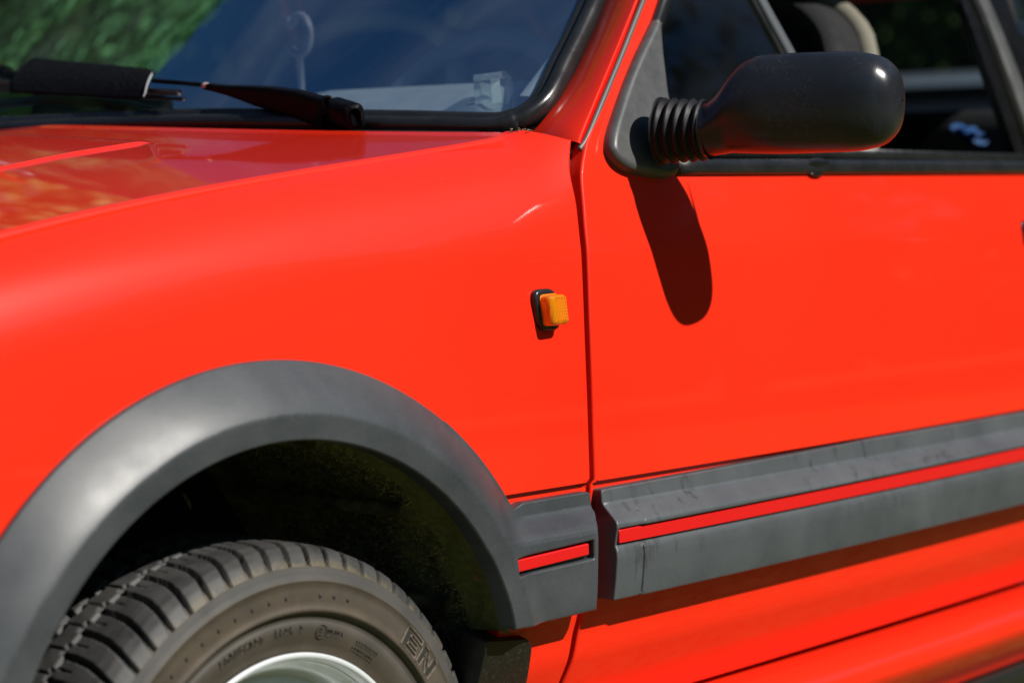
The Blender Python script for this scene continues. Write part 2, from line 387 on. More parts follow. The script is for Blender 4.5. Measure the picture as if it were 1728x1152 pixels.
WING_REAR = [(0.4815, 0.9782), (0.4576, 0.9418), (0.4498, 0.9025), (0.4448, 0.8700), (0.4372, .80), (0.4325, 0.7407), (0.4294, .66), (0.4289, 0.5960), (0.4276, 0.5863), (0.4215, .52), (0.4200, 0.4621), (0.4090, 0.3840), (.400, .33), (.392, .26)]
fe = [(x, float(zE(x))) for x in np.arange(-.78, .42, .04)] + [(.4252, float(zE(.4252)) + .003), (.447, .9915)]
a0 = np.linspace(math.atan2(.02, .333), PI + .2, 40); arch = [(-.032 + .333 * math.cos(a), .3715 + .333 * math.sin(a)) for a in a0]
wo = np.array(fe + [tuple(p) for p in spline(WING_REAR, 4)] + [(.31, .26), (.305, .38)] + arch + [(-.36, .28), (-.78, .28)])
panel('front_wing', wo, wing_fn, PAINT, car, step=.010, edge=.006, er=.003, wall=.02,
      lines=[[(.27, RECZ), (.43, RECZ)], [(.27, RECZ - .0009), (.43, RECZ - .0009)], [(.27, RECZ + .0008), (.43, RECZ + .0008)], [(.27, RECZ + .005), (.43, RECZ + .005)], [(.27, RECZ - .005), (.43, RECZ - .005)]] + [[(x, float(zE(x)) - h) for x in np.arange(-.77, .42, .02)] for h in (.0045, .006, .008, .011, .015, .02, .026)])

# bonnet
def line_y(X): return -.370 + .0 * X + np.interp(X, [-.8, -.035, .086, .2027, .3], [-.10, 0, .030, .043, .046])
def hood_fn(X, y):
    z = zE(X) + .0400 * (1 - (np.abs(y) / .68) ** 1.2)
    ay = -np.abs(y)
    inner = ss(ay - line_y(X), -.001, .0050) * (1 - ss(X, .185, .222))
    xl = .2027 + (ay + .328) * .774
    endm = np.exp(-((X - xl) / .0055) ** 2) * ss(ay, -.50, -.46) * (1 - ss(ay, -.345, -.325))
    z = z + .0032 * inner + .0012 * endm
    xr = .325 + .118 * (np.abs(y) / .66) ** 2.0
    z = z + .0015 * ss(X - xr, -.034, -.006)
    return np.stack([X, y, z], 1)
rear = [(.325 + .118 * (abs(y) / .66) ** 2.0, y) for y in np.linspace(-.655, .655, 40)]
ho = [(x, -.68) for x in (-.78, .30)] + [(.395, -.6805), (.428, -.678), (.438, -.670)] + rear + [(.438, .670), (.428, .678), (.395, .6805), (-.78, .68)]
cl = [[(x, float(line_y(x)) + o) for x in np.arange(-.5, .21, .02)] for o in (-.001, .001, .003, .005, .0065)] + [[(.2027 + (y + .328) * .774 + o, y) for y in np.arange(-.52, -.32, .01)] for o in (-.008, -.003, .001, .005, .009)]
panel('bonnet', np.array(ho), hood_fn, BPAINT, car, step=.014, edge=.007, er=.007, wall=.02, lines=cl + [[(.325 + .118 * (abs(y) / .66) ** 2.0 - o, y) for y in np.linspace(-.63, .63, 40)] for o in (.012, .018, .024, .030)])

# door skin with its window opening
DF = [(0.4899, 0.9764), (0.4688, 0.9418), (0.4598, 0.9024), (0.4539, 0.8698), (0.4455, .80), (0.4405, 0.7402), (.4366, .66), (0.4359, 0.5939), (0.4300, .52), (0.4285, 0.4576), (0.4165, 0.3828), (.407, .3270)]
door_out = [tuple(p) for p in spline(DF[::-1], 4)] + [(0.5328, 1.0229), (0.5865, 1.0796), (0.6467, 1.1458), (.735, 1.24), (.80, 1.315), (.87, 1.352), (1.44, 1.352), (1.53, 1.20), (1.585, .96), (1.60, .62), (1.59, .3320), (1.16, .3310), (.90, .3295), (.60, .3275)]
DW = [(0.6973, 1.1489), (0.6694, 1.1187), (0.6145, 1.0668), (0.5574, 1.0031), (0.5397, 0.9757), (0.5480, 0.9541), (0.5853, 0.9455), (0.6405, 0.9436), (1.50, .9436), (1.545, .955), (1.50, 1.18), (1.44, 1.305), (1.38, 1.325), (.90, 1.325), (.83, 1.29), (.77, 1.225)]
door_out = np.array(door_out); DWh = round_corners(DW, .015, 3)
door = panel('door', door_out, door_fn, PAINT, car, step=.011, edge=.006, er=.003, wall=.022, holes=[DWh],
      lines=[[(.42, RECZ), (1.58, RECZ)], [(.42, RECZ - .0009), (1.58, RECZ - .0009)], [(.42, RECZ + .0008), (1.58, RECZ + .0008)], [(.42, RECZ + .005), (1.58, RECZ + .005)], [(.42, RECZ - .005), (1.58, RECZ - .005)]])

# side panel behind the door, sill, lower strip
def plainbox_fn(X, z): return np.stack([X, side(X, z), z], 1)
qp = np.array([(1.597, .33), (1.606, .62), (1.592, .955), (1.545, 1.19), (1.455, 1.352), (2.35, 1.352), (2.85, .98), (2.95, .80), (2.95, .33)])
qw = round_corners([(1.66, .96), (1.60, 1.20), (1.56, 1.30), (2.15, 1.30), (2.42, .97)], .03, 4)
panel('rear_side_panel', qp, plainbox_fn, PAINT, car, step=.03, edge=.012, er=.003, wall=.02, holes=[qw])
def strip(name, sec, xs, mat, parent, offs=0):
    sec = np.array(sec); V = []
    for x in xs:
        p = .012 * ((x - 1.1) / .66) ** 2 - .012
        V += [(x, y + p, z) for y, z in sec]
    n = len(sec); k = len(V) - n; F = grid_faces(len(xs), n) + [tuple(range(n)), tuple(range(k + n - 1, k - 1, -1))]
    return mesh(name, V, F, mat, parent)
xs = np.linspace(.40, 2.1, 35)
strip('sill', spline([(-.722, .322), (-.744, .320), (-.764, .317), (-.780, .312), (-.791, .304), (-.7965, .293), (-.7955, .281), (-.788, .268), (-.774, .250), (-.760, .233), (-.752, .220), (-.740, .216)], 5), xs, PAINT, car)
strip('sill_strip', spline([(-.735, .2165), (-.754, .2170), (-.761, .213), (-.764, .20), (-.760, .186), (-.748, .176), (-.72, .172)], 4), xs, simple('sill_black', (.016, .018, .016), .3), car)

# ------------------------------------------------------------------ arch flare and wing moulding in one piece
AC = (-.032, .3715)
def flareD(X, z):
    dx = X - AC[0]; dz = z - AC[1]; r = np.hypot(dx, dz); th = np.arctan2(dz, dx)      # th: 0 rear .. pi front
    rm = .342 + .012 * ss(th, 2.2, 3.1)
    ro = .3925
    t = (ro - r) / (ro - rm)
    D = .0045 + .031 * (1 - (1 - np.clip(t, 0, 1.08)) ** 1.25 * 1.0) 
    D = np.where(t < 0, .0045 + .02 * t, D)
    D = np.minimum(D, .0355)
    sm = .0355 - .5 * np.maximum(.0355 - D, 0)
    over = np.clip((rm - r) / .024, 0, 1); D = np.where(r < rm, .0355 - .0035 * over, D)
    return D, r
def trimD(z):
    return np.interp(z, [.45, .464, .470, .545, .552, .5575, .561, .5755, .5785, .592, .60], [.022, .0275, .029, .030, .0295, .0275, .0245, .0085, .0068, .0060, .005])
def smax(a, b, k): h = np.clip(.5 + .5 * (a - b) / k, 0, 1); return b * (1 - h) + a * h + k * h * (1 - h)
def mould_fn(X, z):
    D, r = flareD(X, z)
    T = trimD(z)
    T = np.minimum(T, .006 + np.maximum(.4255 - X, 0) * 1.15)
    T = np.where(X > .20, T, 0)
    E = smax(D, T, .008)
    E = np.where((X > .18), E, D)
    E = np.minimum(E, .0355)
    y = side(X, z) - E
    return np.stack([X, y, z], 1)
ain = np.linspace(math.atan2(.466 - AC[1], .300), PI + .15, 90)
inner = [(AC[0] + .318 * math.cos(a), AC[1] + .318 * math.sin(a)) for a in ain if True]
inner = [(.2715, .466)] + [p for p in inner if p[0] < .271][0:]
aout = np.linspace(PI + .15, math.atan2(.594 - AC[1], .337), 80)
outer = [(AC[0] + .3935 * math.cos(a), AC[1] + .3935 * math.sin(a)) for a in aout]
tr = [(.312, .5935)] + [tuple(p) for p in round_corners([(.36, .5937), (.4225, .5940), (.4215, .575), (.418, .52), (.413, .4665), (.34, .4655)], [0, .008, .004, .004, .006, 0], 4)]
mo = np.array(inner + outer + tr)
RI = round_corners([(.2718, .5408), (.3970, .5452), (.3980, .5250), (.2728, .5225)], .0015, 2)
ex = np.array([(x, z) for x in np.arange(.20, .425, .004) for z in np.arange(.468, .60, .0025)])
ex2 = np.array([(AC[0] + r * math.cos(a), AC[1] + r * math.sin(a)) for a in np.arange(.2, PI + .1, .011) for r in (.322, .327, .332, .336, .339, .342, .345, .348, .352, .357, .365, .374, .382, .388)])
archm = panel('arch_moulding', mo, mould_fn, ARCHP, car, step=.009, edge=.004, er=.0025, wall=.020, wdir=(0, 1, 0), holes=[RI], extra=np.vstack([ex, ex2]))
archm.data.materials.append(MOULD)
def ins_fn(X, z):
    return np.stack([X, side(X, z) - .0285, z], 1)
panel('insert', round_corners([(.2740, .5388), (.3905, .5425), (.3912, .5298), (.2748, .5255)], .0015, 2), ins_fn, INSERT, archm, step=.01, edge=.005, er=.0016, wall=.008)
def insb_fn(X, z): return np.stack([X, side(X, z) - .0215, z], 1)
panel('insert_channel', np.array([(.270, .549), (.399, .547), (.3995, .523), (.271, .520)]), insb_fn, BLACK, archm, step=.02, edge=.01, er=0, wall=.003)

# ------------------------------------------------------------------ door moulding
def dmould_fn(X, z):
    T = np.interp(z, [.45, .470, .4755, .520, .5285, .5345, .548, .5525, .5560, .5600, .5620, .5770, .5795, .592, .60], [.022, .0270, .0285, .0310, .0300, .0270, .0290, .0300, .0300, .0290, .0272, .0105, .0085, .0070, .006])
    z1, z2 = .478 + 0 * X, .48
    notch = ss(X, .4795, .4810)                                      # end cap a step lower than the long strip
    T = T + .0026 * notch * ((z < .532) | ((z > .549) & (z < .572)))
    T = T - .0030 * (1 - ss(X, .4340, .4400)) * ss(z, .560, .575)
    y = side(X, z) - T
    return np.stack([X, y, z], 1)
do = round_corners([(.4345, .4725), (.46, .4725), (.90, .4728), (1.585, .4735), (1.588, .60), (1.0, .6005), (.46, .5943), (.4372, .5938)], [.003, 0, 0, .003, .003, 0, 0, .006], 4)
DI = round_corners([(.4400, .5520), (1.575, .5580), (1.575, .5355), (.4400, .5345)], .001, 1)
exx = np.r_[np.arange(.436, .50, .002), np.arange(.50, 1.585, .02)]
exd = np.array([(x, z) for x in exx[exx < .5] for z in (.480, .49, .51, .524, .568)] + [(x, z) for x in (.4788, .4794, .4800, .4806, .4812, .4818) for z in np.r_[np.arange(.4785, .530, .0022), np.arange(.5612, .576, .0011)]])
dm = panel('door_moulding', do, dmould_fn, MOULD, car, step=.012, edge=.004, er=.0022, wall=.036, wdir=(0, 1, 0), holes=[DI], extra=exd, lines=[[(.437, z), (1.58, z)] for z in (.4765, .5605, .5620, .5635, .5660, .5700, .5740, .5758, .5770, .5782, .5800, .5890)])
panel('insert', round_corners([(.4412, .5508), (1.574, .5568), (1.574, .5367), (.4412, .5358)], .001, 1), lambda X, z: np.stack([X, side(X, z) - .0288, z], 1), INSERT, dm, step=.02, edge=.006, er=.0012, wall=.008)
panel('insert_channel', np.array([(.438, .556), (1.578, .561), (1.578, .532), (.438, .531)]), lambda X, z: np.stack([X, side(X, z) - .022, z], 1), BLACK, dm, step=.03, edge=.02, er=0, wall=.003)

# ------------------------------------------------------------------ side repeater
rep = empty('side_repeater', (.368, 0, .794), car)
def rp(fn_off): return lambda X, z: np.stack([X - .368, side(X, z) - fn_off, z - .794], 1)
rb = round_corners([(.3470, .8170), (.3855, .8170), (.3885, .7715), (.3545, .7715)], .014, 6)
panel('base', rb, rp(.0075), RUBBER, rep, step=.006, edge=.002, er=.004, wall=.006)
lb = round_corners([(.3530, .8105), (.3830, .8115), (.3850, .7790), (.3570, .7775)], .006, 5)
lens = panel('lens', lb, rp(.0230), AMBER, rep, step=.004, edge=.0015, er=.0060, wall=.0155)
mb = MB()
for i in range(6):
    for j in range(8):
        x = .3650 + i * .0028; z = .7842 + j * .0032
        y = float(side(x, z)) - .0222
        mb.box((x - .368, y, z - .794), (.0017, .0022, .0022))
mb.build('lens_ribbing', AMBER_IN, rep, bevel=0)
panel('reflector', lb, rp(.0095), AMBER_IN, rep, step=.01, edge=.004, er=0, wall=0)
mb = MB(); mb.tube([(.3572 - .368 + .0010 * math.cos(t), float(side(.354, .794)) - .0148 + .0052 * math.cos(t), .0005 + .0105 * math.sin(t)) for t in np.linspace(0, 2 * PI, 25)], .0006, 6); mb.build('lens_ring', AMBER_IN, rep, True)
mb = MB(); mb.ball((.3590 - .368, float(side(.359, .794)) - .0165, .794 - .794), (.0035, .003, .010), 12, 8); mb.build('bulb', AMBER_IN, rep, True)

# ------------------------------------------------------------------ wheel
WY = -.660
wheel = empty('front_wheel', (0, WY, .289), car)
half = [(.0, .2925), (.060, .2920), (.074, .2896), (.083, .2840), (.0885, .2775), (.0915, .2725)]   # (lateral, radius) of the outer half of the tread
def tread_profile(v): return np.interp(np.abs(v), [p[0] for p in half], [p[1] for p in half])
na, nv = 1500, 118
A = np.linspace(0, 2 * PI, na, endpoint=False); vv = np.linspace(-.0915, .0915, nv)
AA, VV = np.meshgrid(A, vv, indexing='ij')
R0 = tread_profile(VV)
NP_ = 66                                                             # pitches round the tyre
def groove(phase, w, d): return d * (1 - ss(np.abs(phase), w * .45, w * .62))
side_v = -VV                                                          # + towards the outside of the car
sweep_ = np.interp(side_v, [-.0915, -.070, -.030, 0, .012, .030, .050, .070, .0915], [.9, .62, .25, .05, 0, .04, .16, .40, .72])
ph = (AA / (2 * PI) * NP_ - sweep_) % 1.0; ph = np.minimum(ph, 1 - ph) * (2 * PI * .289 / NP_)
ph2 = (AA / (2 * PI) * NP_ + .5 + sweep_ * .85) % 1.0; ph2 = np.minimum(ph2, 1 - ph2) * (2 * PI * .289 / NP_)
dep = np.zeros_like(AA)
latm = ss(side_v, .008, .014)
dep = np.maximum(dep, groove(ph, .0056, .0085) * latm)
dep = np.maximum(dep, groove(ph2, .0056, .0085) * ss(-side_v, .016, .022))
z1 = side_v - .010 - .0022 * np.sign(np.sin(AA * NP_)) ; dep = np.maximum(dep, groove(z1, .0062, .0085))
z2 = side_v + .020 - .0020 * np.sign(np.sin(AA * NP_ + 1)); dep = np.maximum(dep, groove(z2, .0056, .0085))
z3 = side_v + .055; dep = np.maximum(dep, groove(z3, .0050, .0070))
ph3 = (AA / (2 * PI) * NP_ - sweep_ + .5) % 1.0; ph3 = np.minimum(ph3, 1 - ph3) * (2 * PI * .289 / NP_)
dep = np.maximum(dep, groove(ph3, .0016, .0030) * ss(side_v, .016, .018) * (1 - ss(side_v, .032, .034)))
ph4 = (AA / (2 * PI) * NP_ + .25) % 1.0; ph4 = np.minimum(ph4, 1 - ph4) * (2 * PI * .289 / NP_)
dep = np.maximum(dep, groove(ph4, .0022, .0040) * ss(side_v, -.020, -.016) * (1 - ss(side_v, .006, .010)))
RR = R0 - dep
V = np.stack([-RR * np.sin(AA), -side_v * 1.0, RR * np.cos(AA)], -1).reshape(-1, 3)
i0 = np.arange(na)[:, None] * nv + np.arange(nv - 1)[None, :]; i1 = ((np.arange(na) + 1) % na)[:, None] * nv + np.arange(nv - 1)[None, :]
Q = np.stack([i0, i1, i1 + 1, i0 + 1], -1).reshape(-1, 4)
tyre = quads_mesh('tread', V, Q, TREAD, wheel)
def lathe(name, prof, mat, parent, n=160):
    V = [(-r * math.sin(a), y, r * math.cos(a)) for a in np.linspace(0, 2 * PI, n, endpoint=False) for y, r in prof]
    return mesh(name, V, grid_faces(n, len(prof), True, False), mat, parent)
sw = [(-.0915, .2726), (-.0922, .2700), (-.0926, .2690), (-.0935, .2660), (-.0950, .2605), (-.0966, .2596), (-.0968, .2584), (-.0958, .2575), (-.0966, .2500), (-.0972, .2400), (-.0972, .2350), (-.0978, .2342), (-.0994, .2328), (-.0998, .2310), (-.0992, .2292), (-.0960, .2276), (-.0934, .2262), (-.0926, .2230), (-.0915, .2205), (-.0925, .2190), (-.0935, .2175), (-.0930, .2120), (-.0912, .2050), (-.0885, .1985), (-.0862, .1940), (-.0858, .1910), (-.083, .1865), (-.075, .180)]
lathe('sidewall', sw, SIDEW, wheel, 240)
lathe('inner_sidewall', [(-y, r) for y, r in sw][::-1], SIDEW, wheel, 90)
lathe('rim', [(-.078, .1790), (-.083, .1845), (-.0870, .1885), (-.0895, .1885), (-.0905, .1870), (-.0905, .1845), (-.0890, .1825), (-.0840, .1812), (-.0780, .1800), (-.0735, .1770), (-.0690, .1725), (-.0640, .1690), (-.0570, .1675), (-.0520, .1655), (-.0500, .1620), (-.0530, .1570), (-.0600, .1500), (-.0610, .1420), (-.0580, .120), (-.0480, .090), (-.0460, .060), (-.0520, .045), (-.0540, .0)], SILVER, wheel, 200)
mb = MB()
for k in range(4):
    a = PI / 4 + k * PI / 2; mb.tube([(.054 * math.cos(a), -.044, .054 * math.sin(a)), (.054 * math.cos(a), -.062, .054 * math.sin(a))], .009, 6)
tag(mb.build('wheel_bolts', BLACK, wheel), kind='stuff')
def on_side(r, a):                                                   # a degrees clockwise from the top seen from outside (towards the rear)
    y = float(np.interp(-r, [-p[1] for p in sw], [p[0] for p in sw])); t = math.radians(a)
    return Vector((r * math.sin(t), y, r * math.cos(t)))
mb = MB()
for a in list(np.arange(-58, 0, 5.2)) + [10, 14.6, 19.2] + list(np.arange(70, 110, 5.2)):
    for rr, s_ in ((.2445, 1.0),):
        p = on_side(rr, a); mb.ball(p, (.0018, .0016, .0028), 8, 5)
MRUB = simple('dark_moulded_rubber', (.028, .026, .024), .55)
tag(mb.build('moulded_dots', MRUB, wheel, True), kind='stuff')
def stroke_letters(name, strokes, r0, h, a_mid, wd, mat, depth=.0016, th=.0026):
    """strokes in a 0..1 box -> raised bars lying on the sidewall; one mesh per letter"""
    mb = MB()
    for (x0, y0, x1, y1) in strokes:
        n = 3; P = []
        for k in range(n + 1):
            t = k / n; xx = x0 + (x1 - x0) * t; yy = y0 + (y1 - y0) * t; r = r0 + yy * h; a = a_mid + math.degrees((xx - .5) * wd / (r0 + h / 2)); p = on_side(r, a); p.y -= .0003; P.append(p)
        mb.tube(P, th / 2, 6)
    return mb.build(name, mat, wheel, True)
E_ = [(0, 0, 0, 1), (0, 1, 1, 1), (1, 1, 1, .78), (1, .78, .32, .78), (.32, .78, .32, .62), (.32, .62, .85, .62), (.85, .62, .85, .40), (.85, .40, .32, .40), (.32, .40, .32, .22), (.32, .22, 1, .22), (1, .22, 1, 0), (1, 0, 0, 0)]
N_ = [(0, 0, 0, 1), (0, 1, .30, 1), (.30, 1, .72, .38), (.72, .38, .72, 1), (.72, 1, 1, 1), (1, 1, 1, 0), (1, 0, .70, 0), (.70, 0, .28, .62), (.28, .62, .28, 0), (.28, 0, 0, 0)]
LETT = mk_speck('letter_rubber', (.12, .095, .068), (.05, .045, .04), 300, .5, .7, .7)
for k, (st, a) in enumerate(((E_, 44.8), (N_, 52.3))):
    o = stroke_letters('sidewall_letter', st, .2345, .0215, a, .0285, LETT)
    inner_b = MB()
    for (x0, x1, y0, y1) in ([(.05, .28, .05, .95), (.3, .95, .83, .95), (.3, .8, .44, .58), (.3, .95, .05, .18)] if k == 0 else [(.05, .24, .05, .95), (.76, .95, .05, .95), (.3, .7, .35, .65)]):
        c = [on_side(.2345 + yy * .0215, a + math.degrees((xx - .5) * .0285 / .245)) for xx, yy in ((x0, y0), (x1, y0), (x1, y1), (x0, y1))]
        for p in c: p.y -= .00035
        inner_b.add(c, [(0, 1, 2, 3)])
    tag(inner_b.build('letter_infill', MRUB, wheel), kind='stuff')
# small moulded marks too worn to read, and the ringed approval mark
mb = MB(); rr_ = random.Random(3)
def mark(a, r, h, wd):
    q = rr_.random
    for k in range(3):
        x0, y0, x1, y1 = q(), q(), q(), q()
        if k == 0: x0 = x1 = .15; y0, y1 = 0, 1
        P = [on_side(r + y * h, a + math.degrees(x * wd / r)) + Vector((0, -.0004, 0)) for x, y in ((x0, y0), (x1, y1))]
        mb.tube(P, .0007, 4)
a = -24
while a < 6:
    if rr_.random() > .12: mark(a, .2065 + .001 * rr_.random(), .0085, .0052)
    a += 1.8
P = [on_side(.2095 + .0068 * math.cos(t), 13.2 + math.degrees(.0068 * math.sin(t) / .205)) + Vector((0, -.0004, 0)) for t in np.linspace(0, 2 * PI, 17)]
mb.tube(P, .0007, 4)
for s_ in ((0, 0, 0, 1), (0, 1, 1, 1), (0, .5, .8, .5), (0, 0, 1, 0)):
    P = [on_side(.2062 + yy * .0066, 13.2 + math.degrees((xx - .5) * .0045 / .205)) + Vector((0, -.0004, 0)) for xx, yy in (s_[:2], s_[2:])]; mb.tube(P, .0005, 4)
for a in np.arange(15.6, 21, 1.3): mark(a, .2060, .0070, .0038)
for a in np.arange(27, 36, 1.1): mark(a, .2005, .0035, .0024); mark(a + .4, .2075, .0035, .0024)
tag(mb.build('small_moulded_marks', simple('mark_rubber', (.03, .026, .02), .7), wheel, True), kind='stuff')

mb = MB()
for k in range(12):
    a = 2 * PI * k / 12; c = Vector((.132 * math.cos(a), -.0612, .132 * math.sin(a))); mb.tube([c, c + Vector((0, -.0012, 0))], .0125, 14)
tag(mb.build('vent_holes', DARK, wheel), kind='stuff')
mb = MB(); mb.tube([(0, -.050, 0), (0, -.062, 0), (0, -.066, 0)], [.030, .030, .024], 24); mb.build('centre_cap', BLACK, wheel, False, .002)
# nose of the car, outside the picture
mb = MB(); mb.box((-.800, 0, .56), (.05, 1.36, .34)); mb.build('nose_panel', PAINT, car, False, .012)
mb = MB(); mb.box((-.845, 0, .43), (.10, 1.50, .22)); mb.build('front_bumper', ARCHP, car, False, .03, 4)
for s_ in (-1, 1):
    mb = MB(); mb.box((-.826, s_ * .52, .64), (.03, .30, .13)); mb.build('headlight', SILVER, car, False, .015, 3)
mb = MB()
for k in range(4): mb.box((-.828, 0, .595 + k * .03), (.02, .70, .010))
tag(mb.build('grille_bars', BLACK, car), kind='stuff')
# wheel arch liner, mud flap, hub side
def liner(name, r, ya, yb, mat, a_lo, a_hi, ny=14, bulge=0.0):
    aa = np.linspace(a_lo, a_hi, 120); yy = np.linspace(ya, yb, ny); V = []
    for a in aa:
        for j, y in enumerate(yy):
            q = r + bulge * math.sin(PI * j / (ny - 1)) + .0015 * math.sin(a * 23 + j)
            V.append((AC[0] + q * math.cos(a), y if y > -.76 else float(side(AC[0] + q * math.cos(a), .6)) + (y + .785), AC[1] + q * math.sin(a)))
    return mesh(name, V, grid_faces(len(aa), ny), mat, car)
lin = liner('arch_liner_lip', .3225, -.800, -.742, LINER, .27, PI + .2, 8, .006)
lin2 = liner('arch_liner', .3290, -.745, -.42, FELT, -.25, PI + .3, 16, .012)
mb = MB()
for a in (.35, .75, 1.25, 1.9, 2.5):
    P = [(AC[0] + .322 * math.cos(a), y, AC[1] + .322 * math.sin(a)) for y in np.linspace(-.72, -.46, 8)]; mb.tube(P, .008, 8)
tag(mb.build('liner_ribs', FELT, car, True), kind='stuff')
FV = []; FF = []
for k in range(7000):
    a = rnd.uniform(-.05, 1.9); y = rnd.uniform(-.745, -.50); r = .3275 - rnd.random() * .004 + .010 * math.sin(PI * min(1, max(0, (y + .745) / .325)))
    p = np.array((AC[0] + r * math.cos(a), y, AC[1] + r * math.sin(a))); L = rnd.uniform(.003, .010); d = np.array([rnd.gauss(0, 1) for _ in range(3)]); d /= np.linalg.norm(d)
    nrm = -np.array((math.cos(a), 0, math.sin(a))); d = d - nrm * (d @ nrm) * .6; e = np.cross(d, nrm); e /= np.linalg.norm(e) + 1e-9; e *= .00026
    m = p + d * L * .5 + nrm * L * .25 + e * 4; q = p + d * L + nrm * L * .1
    i = len(FV); FV += [p - e, p + e, m + e, m - e, q]; FF += [(i, i + 1, i + 2, i + 3), (i + 3, i + 2, i + 4)]
tag(mesh('felt_fibres', FV, FF, FIBRE, car, False), kind='stuff')
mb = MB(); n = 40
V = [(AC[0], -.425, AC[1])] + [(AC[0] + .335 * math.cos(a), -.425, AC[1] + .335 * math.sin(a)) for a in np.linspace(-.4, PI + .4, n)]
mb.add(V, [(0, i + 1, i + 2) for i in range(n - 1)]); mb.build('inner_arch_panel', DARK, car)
mb = MB(); mb.box((.112, -.50, .645), (.022, .02, .007), Matrix.Rotation(-.3, 3, 'Y')); mb.build('red_bracket', PAINT, car, False, .002)
mb = MB(); mb.tube([(-.15, -.52, .64), (-.14, -.50, .55), (-.13, -.47, .40)], .016, 10); mb.tube([(-.02, -.52, .66), (-.02, -.50, .45)], .045, 14); mb.build('suspension_strut', DARK, car, True)
mb = MB(); mb.tube([(.0945, -.50, .6040), (.1045, -.50, .5860)], .0034, 8); mb.build('bleed_nipple', simple('dull_brass', (.35, .25, .10), .4, metal=.6), car, True)
def flap_fn(X, z): return np.stack([X, side(X, z) - .0040 + 0 * X, z], 1)
panel('mud_flap', round_corners([(.262, .4525), (.3285, .4445), (.3375, .4340), (.3550, .33), (.357, .26), (.262, .26)], [0, .006, .004, 0, .01, 0], 4), flap_fn, LINER2, car, step=.01, edge=.004, er=.0015, wall=.045)

# ------------------------------------------------------------------ windscreen, seal, pillar, roof
def ws_fn(y, z): return np.stack([.345 + np.where(y < 0, .16, .06) * (np.abs(y) / .64) ** 2.2 + 1.2 * (z - 1.0), y, z], 1)
WL = [(-.10, 1.0235), (-0.25, 1.0215), (-0.3567, 1.0179), (-0.5083, 1.0123), (-0.5963, 1.0085), (-.6140, 1.0115), (-0.6235, 1.0180), (-0.6267, 1.0333), (-0.6175, 1.0696), (-0.6064, 1.1145), (-0.5953, 1.1530), (-.575, 1.215), (-.555, 1.275), (-.548, 1.305), (-.535, 1.322), (-.50, 1.332), (-.30, 1.342)]
wl = WL + [(-y * 1.03 + .03 * min(1, -y / .5) + .32 * (z - 1) * min(1, -y / .5), z) for y, z in WL[::-1]]
wsp = spline(wl, 5, True)
ws = panel('windscreen', wsp, ws_fn, WSGLASS, car, step=.03, edge=.01, er=0, wall=0)
wsn = Vector((-1, 0, 1.2)).normalized()
pp = [Vector(ws_fn(np.array([p[0]]), np.array([p[1]]))[0]) for p in resample(wsp, .012)]
cen = Vector((.50, 0, 1.15))
def outv(i):
    t = (pp[(i + 1) % len(pp)] - pp[i - 1]).normalized(); s = t.cross(wsn)
    return s if s.dot(pp[i] - cen) > 0 else -s
t_ = (pp[1] - pp[-1]).normalized(); sgn = 1 if t_.cross(outv(0)).dot(wsn) > 0 else -1
prof = [(-.004, -.002), (-.004, .003), (.002, .0065), (.0055, .0070), (.0085, .0045), (.0105, .0040), (.0150, .0085), (.0205, .0105), (.0255, .0085), (.0290, .0040), (.0300, -.002), (.030, -.012), (.01, -.014)]
prof = [(a, b * sgn) for a, b in prof]
if sgn < 0: prof = prof[::-1]
sweep('windscreen_seal', pp, prof, RUBBER, car, outv, True)
# black cowl strip below the glass
V = []; ysn = np.linspace(-.60, .60, 41)
for y in ysn:
    xg = .345 + (.16 if y < 0 else .06) * (abs(y) / .64) ** 2.2; xh = .325 + .118 * (abs(y) / .66) ** 2.0; zr = 1.0 - .010 * (abs(y) / .6) ** 2
    V += [(xh - .012, y, .955), (xh + .004, y, .972 + 0 * zr), (xh + .012, y, zr - .006), (xg + .010, y, zr + .006), (xg + .05, y, zr + .012)]
mesh('cowl_panel', V, grid_faces(len(ysn), 5), RUBBER, car)
# front pillar: lofted between the seal and the door gap
def pillar(sign, parent):
    V = []; zz = np.linspace(-.1, 1.0, 40)
    A_ = [(.500, -.640, .982), (0.514, -0.6543, 1.0011), (0.5599, -0.6529, 1.0399), (0.6147, -0.6409, 1.0911), (0.6772, -0.6216, 1.1521), (.78, -.592, 1.25), (.88, -.565, 1.345)]
    B_ = [(.4825, -.7345, .974), (0.4935, -.7305, .9860), (.5335, -.7215, 1.0300), (.5865, -.7090, 1.0860), (.6420, -.6960, 1.1465), (.735, -.672, 1.245), (.83, -.640, 1.345)]
    A2, B2 = spline(A_, 8), spline(B_, 8)
    for a, b in zip(A2, B2):
        o = np.array((-.55, -.75, .35)); m = (a + b) / 2 + o * .016
        for k in range(15):
            t = k / 14; p = (1 - t) ** 2 * a + 2 * t * (1 - t) * m + t * t * b
            V.append(p)
        V.append(b + np.array((.012, .012, 0)))
    V = np.array(V)
    if sign < 0:
        V[:, 1] = -V[:, 1] + (.035 + .32 * (V[:, 2] - 1)); V[:, 0] -= .09 * np.tile(np.r_[np.linspace(1, .3, 15), .3], len(A2))
    return mesh('front_pillar', V, grid_faces(len(A2), 16), PAINT, parent)
pillar(1, car); pillar(-1, car)
gp = spline([(.478, -.733, .970), (0.4925, -.7325, .9830), (.5340, -.7240, 1.0280), (.5880, -.7115, 1.0850), (.6440, -.6985, 1.1465), (.740, -.674, 1.245), (.83, -.645, 1.33)], 8)
gd = [p + np.array((.004, -.001, -.003)) for p in gp]
sweep('door_gap_seal', gd, [(-.0024, -.003), (.0024, -.003), (.0029, .0), (.0016, .003), (-.0016, .003), (-.0029, 0)], SEALG, car, lambda i: (0, -1, .2))
